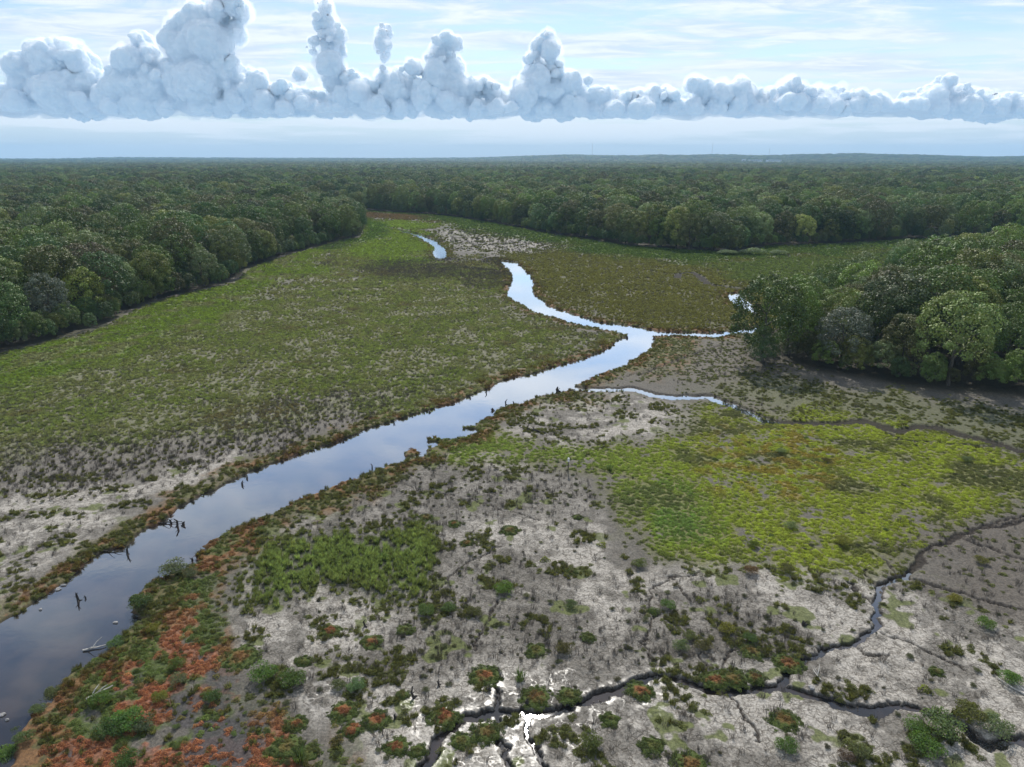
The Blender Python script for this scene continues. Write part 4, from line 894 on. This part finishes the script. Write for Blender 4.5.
def cloud_bank():
    rnd = random.Random(5); base_z = CAMH + (157.9 - 119) / F * CD
    bm = bmesh.new(); bmesh.ops.create_icosphere(bm, subdivisions=3, radius=1); bm.verts.ensure_lookup_table()
    tv = np.array([v.co[:] for v in bm.verts]); tf = np.array([[v.index for v in f.verts] for f in bm.faces]); bm.free(); VV, FF = [], []
    def ball(px, py, r, dy=0):
        y0 = CD + dy; k = y0 / CD; u, v = (px - 512) / F, (383.5 - py) / F; dx, dyy, dz = u, CP + v * SP, -SP + v * CP; t = CD / dyy
        c = Vector((dx * t, CD + dy, CAMH + dz * t)); rr = r * CD / F
        FF.append(tf + len(VV) * len(tv)); VV.append(tv * np.array([rr, rr * 1.15, rr]) + np.array(c[:]))
    for x, y, r in BL:
        ball(x, y, r * (.98 if r > 8 else 1.15), rnd.uniform(-250, 350))
        for k in range(5):
            a = rnd.uniform(-.3, 3.44); q = r * rnd.uniform(.6, .95); ball(x + q * math.cos(a), y - q * math.sin(a), r * rnd.uniform(.22, .42), rnd.uniform(-300, 300) - r * 4)
        for k in range(2):
            ball(x + rnd.uniform(-.7, .7) * r, y + rnd.uniform(-.5, .6) * r, r * rnd.uniform(.4, .65), -r * CD / F * rnd.uniform(.35, .6))
    for k in range(330):
        px_ = -140 + k * 3.8; tall = max([r for x, y, r in BL if abs(x - px_) < 14 and y > 75] or [8]); ball(px_ + rnd.uniform(-3, 3), 112 - rnd.uniform(0, .8) * tall, rnd.uniform(6.5, 10), rnd.uniform(-500, 700))
    o = link('clouds', mesh_np('clouds', np.vstack(VV), np.vstack(FF), None))
    rm = o.modifiers.new('merge', 'REMESH'); rm.mode = 'VOXEL'; rm.voxel_size = 22; rm.use_smooth_shade = True
    sm = o.modifiers.new('round', 'SMOOTH'); sm.factor = .5; sm.iterations = 9
    def disp(nm, kind, size, st, mid=.5):
        t = bpy.data.textures.new(nm, kind); t.noise_scale = size
        if kind == 'CLOUDS': t.noise_depth = 3
        d = o.modifiers.new(nm, 'DISPLACE'); d.texture = t; d.texture_coords = 'GLOBAL'; d.strength = st; d.mid_level = mid
    disp('swell', 'CLOUDS', 420, 190, .5); disp('billow_b', 'VORONOI', 170, -75, .55); disp('billow_c', 'VORONOI', 75, -40, .5); disp('wisps', 'CLOUDS', 40, 22, .5)
    sm2 = o.modifiers.new('soften', 'SMOOTH'); sm2.factor = .5; sm2.iterations = 2
    baked = bpy.data.meshes.new_from_object(o.evaluated_get(bpy.context.evaluated_depsgraph_get()))
    o.modifiers.clear(); o.data = baked; me = baked; me.name = 'clouds'
    co_ = np.empty(len(me.vertices) * 3, np.float32); me.vertices.foreach_get('co', co_); co_ = co_.reshape(-1, 3)
    lo = base_z + 520 * (fbm(co_[:, 0] / 1100, co_[:, 1] / 700, 3, 4) - .5)
    co_[:, 2] = np.where(co_[:, 2] < lo, lo + (co_[:, 2] - lo) * .3, co_[:, 2])
    me.vertices.foreach_set('co', co_.ravel()); me.polygons.foreach_set('use_smooth', np.ones(len(me.polygons), bool)); me.update()
    tag(o, 'bank of towering cumulus clouds along the horizon', None, None, 'stuff')
    m, nt, out = new_mat('cloud')
    bs = N(nt, 'ShaderNodeBsdfPrincipled', i_Roughness=1.0); bs.inputs['Base Color'].default_value = (.78, .86, .96, 1); bs.inputs['Specular IOR Level'].default_value = 0  # blue of distant air and sky light put into the cloud colour
    bs.subsurface_method = 'RANDOM_WALK'; bs.inputs['Subsurface Weight'].default_value = 1; bs.inputs['Subsurface Radius'].default_value = (1, 1, 1); bs.inputs['Subsurface Scale'].default_value = 120; bs.inputs['Subsurface Anisotropy'].default_value = .0
    L(nt, bs.outputs[0], out.inputs[0]); me.materials.clear(); me.materials.append(m)
    # thin outer vapour round the dense bodies
    v = link('cloud_vapour', mesh_np('cloud_vapour', np.vstack(VV), np.vstack(FF), None))
    r2 = v.modifiers.new('merge', 'REMESH'); r2.mode = 'VOXEL'; r2.voxel_size = 45
    s2 = v.modifiers.new('round', 'SMOOTH'); s2.factor = .5; s2.iterations = 4
    def disp2(nm, size, st, mid):
        t = bpy.data.textures.new(nm, 'CLOUDS'); t.noise_scale = size; t.noise_depth = 4
        d = v.modifiers.new(nm, 'DISPLACE'); d.texture = t; d.texture_coords = 'GLOBAL'; d.strength = st; d.mid_level = mid
    disp2('puff', 230, 240, .30); disp2('fray', 80, 90, .5)
    mv, nt, out = new_mat('cloud_vapour'); pv = N(nt, 'ShaderNodeVolumePrincipled'); pv.inputs['Color'].default_value = (.97, .985, 1, 1); pv.inputs['Density'].default_value = .0026; pv.inputs['Anisotropy'].default_value = .35
    L(nt, pv.outputs[0], out.inputs['Volume'])
    bk = bpy.data.meshes.new_from_object(v.evaluated_get(bpy.context.evaluated_depsgraph_get())); v.modifiers.clear(); v.data = bk; bk.materials.clear(); bk.materials.append(mv)
    cv = np.empty(len(bk.vertices) * 3, np.float32); bk.vertices.foreach_get('co', cv); cv = cv.reshape(-1, 3); lo = base_z - 40 + 160 * (fbm(cv[:, 0] / 700, cv[:, 1] / 700, 6, 4) - .5)
    cv[:, 2] = np.where(cv[:, 2] < lo, lo + (cv[:, 2] - lo) * .25, cv[:, 2]); bk.vertices.foreach_set('co', cv.ravel()); bk.update()
    tag(v, 'thin vapour round the cumulus towers', None, None, 'stuff')
cloud_bank()

# ------------------------------------------------------------------ air
def haze():
    bm = bmesh.new(); box(bm, -10500, 10500, -300, 11200, -4, 210); me = bpy.data.meshes.new('haze'); bm.to_mesh(me); bm.free()
    m, nt, out = new_mat('haze'); pv = N(nt, 'ShaderNodeVolumePrincipled'); pv.inputs['Color'].default_value = (.42, .70, 1, 1); pv.inputs['Density'].default_value = 9e-5
    L(nt, pv.outputs[0], out.inputs['Volume']); me.materials.append(m); tag(link('haze', me), 'thin blue haze over the far woods', None, None, 'stuff')
haze()

# ------------------------------------------------------------------ sky, sun, camera
EL, AZ = math.radians(42.6), math.radians(1.75)      # sun in front of the camera, a touch to the right
w = bpy.data.worlds.new('World'); sc.world = w; w.use_nodes = True; nt = w.node_tree; nt.nodes.clear()
out = N(nt, 'ShaderNodeOutputWorld'); bg = N(nt, 'ShaderNodeBackground'); bg.inputs[1].default_value = .105; L(nt, bg.outputs[0], out.inputs[0])
sky = N(nt, 'ShaderNodeTexSky', sky_type='NISHITA', sun_disc=False, sun_elevation=EL, sun_rotation=AZ, altitude=40, air_density=1.0, dust_density=.25, ozone_density=2.0)
tc = N(nt, 'ShaderNodeTexCoord'); sx = N(nt, 'ShaderNodeSeparateXYZ'); L(nt, tc.outputs['Generated'], sx.inputs[0])
zc = math_n(nt, 'MAXIMUM', sx.outputs[2], .015)
inv = math_n(nt, 'DIVIDE', 1.0, math_n(nt, 'ADD', zc, .05))
pl = N(nt, 'ShaderNodeCombineXYZ'); L(nt, math_n(nt, 'MULTIPLY', sx.outputs[0], inv), pl.inputs[0]); L(nt, math_n(nt, 'MULTIPLY', sx.outputs[1], inv), pl.inputs[1])
mp = N(nt, 'ShaderNodeMapping'); mp.inputs['Scale'].default_value = (.55, .95, 1); mp.inputs['Rotation'].default_value = (0, 0, .22); L(nt, pl.outputs[0], mp.inputs[0])
c1 = N(nt, 'ShaderNodeTexNoise', i_Scale=.8, i_Detail=8.0, i_Roughness=.58, i_Distortion=.35); L(nt, mp.outputs[0], c1.inputs['Vector'])
c2 = N(nt, 'ShaderNodeTexNoise', i_Scale=3.2, i_Detail=7.0, i_Roughness=.65, i_Distortion=.5); L(nt, mp.outputs[0], c2.inputs['Vector'])
cov = math_n(nt, 'ADD', math_n(nt, 'MULTIPLY', c1.outputs[0], .72), math_n(nt, 'MULTIPLY', c2.outputs[0], .28))
cf = ramp(nt, cov, .425, .56)
lowfade = ramp(nt, sx.outputs[2], .035, .09, 0.0, 1)
cf = math_n(nt, 'MULTIPLY', cf, math_n(nt, 'MULTIPLY', lowfade, .88))
cirr = mix_col(nt, ramp(nt, c2.outputs[0], .35, .65), (5.6, 6.6, 7.9), (8.0, 8.5, 9.1))
low = mix_col(nt, ramp(nt, sx.outputs[2], .0, .14, .85, 0.0), sky.outputs[0], (4.6, 6.0, 7.7))
mp2 = N(nt, 'ShaderNodeMapping'); mp2.inputs['Scale'].default_value = (2.2, 2.2, 34); L(nt, tc.outputs['Generated'], mp2.inputs[0])
c3 = N(nt, 'ShaderNodeTexNoise', i_Scale=2.0, i_Detail=6.0, i_Roughness=.6); L(nt, mp2.outputs[0], c3.inputs['Vector'])
band = math_n(nt, 'MULTIPLY', ramp(nt, c3.outputs[0], .42, .56), ramp(nt, sx.outputs[2], .004, .03)); band = math_n(nt, 'MULTIPLY', band, ramp(nt, sx.outputs[2], .16, .08))
low = mix_col(nt, math_n(nt, 'MULTIPLY', band, .8), low, (7.4, 8.1, 8.9))
colr = mix_col(nt, cf, low, cirr)
L(nt, colr, bg.inputs[0])
sl = bpy.data.lights.new('sun', 'SUN'); sl.energy = 4.2; sl.angle = math.radians(.5); sl.color = (1, .95, .87)
so = bpy.data.objects.new('sun', sl); COL.objects.link(so)
sd = Vector((math.sin(AZ) * math.cos(EL), math.cos(AZ) * math.cos(EL), math.sin(EL)))
so.rotation_euler = sd.to_track_quat('Z', 'Y').to_euler(); so.location = (0, 0, 200)
cam = bpy.data.cameras.new('camera'); co = bpy.data.objects.new('camera', cam); COL.objects.link(co); sc.camera = co
co.location = (0, 0, CAMH); co.rotation_euler = (math.pi / 2 - PITCH, 0, 0)
cam.sensor_width = 36; cam.lens = F / W * 36; cam.clip_start = .5; cam.clip_end = 60000
sc.view_settings.view_transform = 'Standard'; sc.view_settings.look = 'None'; sc.view_settings.exposure = 0.25; sc.view_settings.gamma = 1
cy = sc.cycles; cy.max_bounces = 6; cy.diffuse_bounces = 3; cy.glossy_bounces = 3; cy.transmission_bounces = 3; cy.transparent_max_bounces = 6; cy.volume_bounces = 2
cy.use_denoising = True; cy.denoiser = 'OPENIMAGEDENOISE'; cy.caustics_reflective = False; cy.caustics_refractive = False
cy.use_adaptive_sampling = True; cy.adaptive_threshold = .01
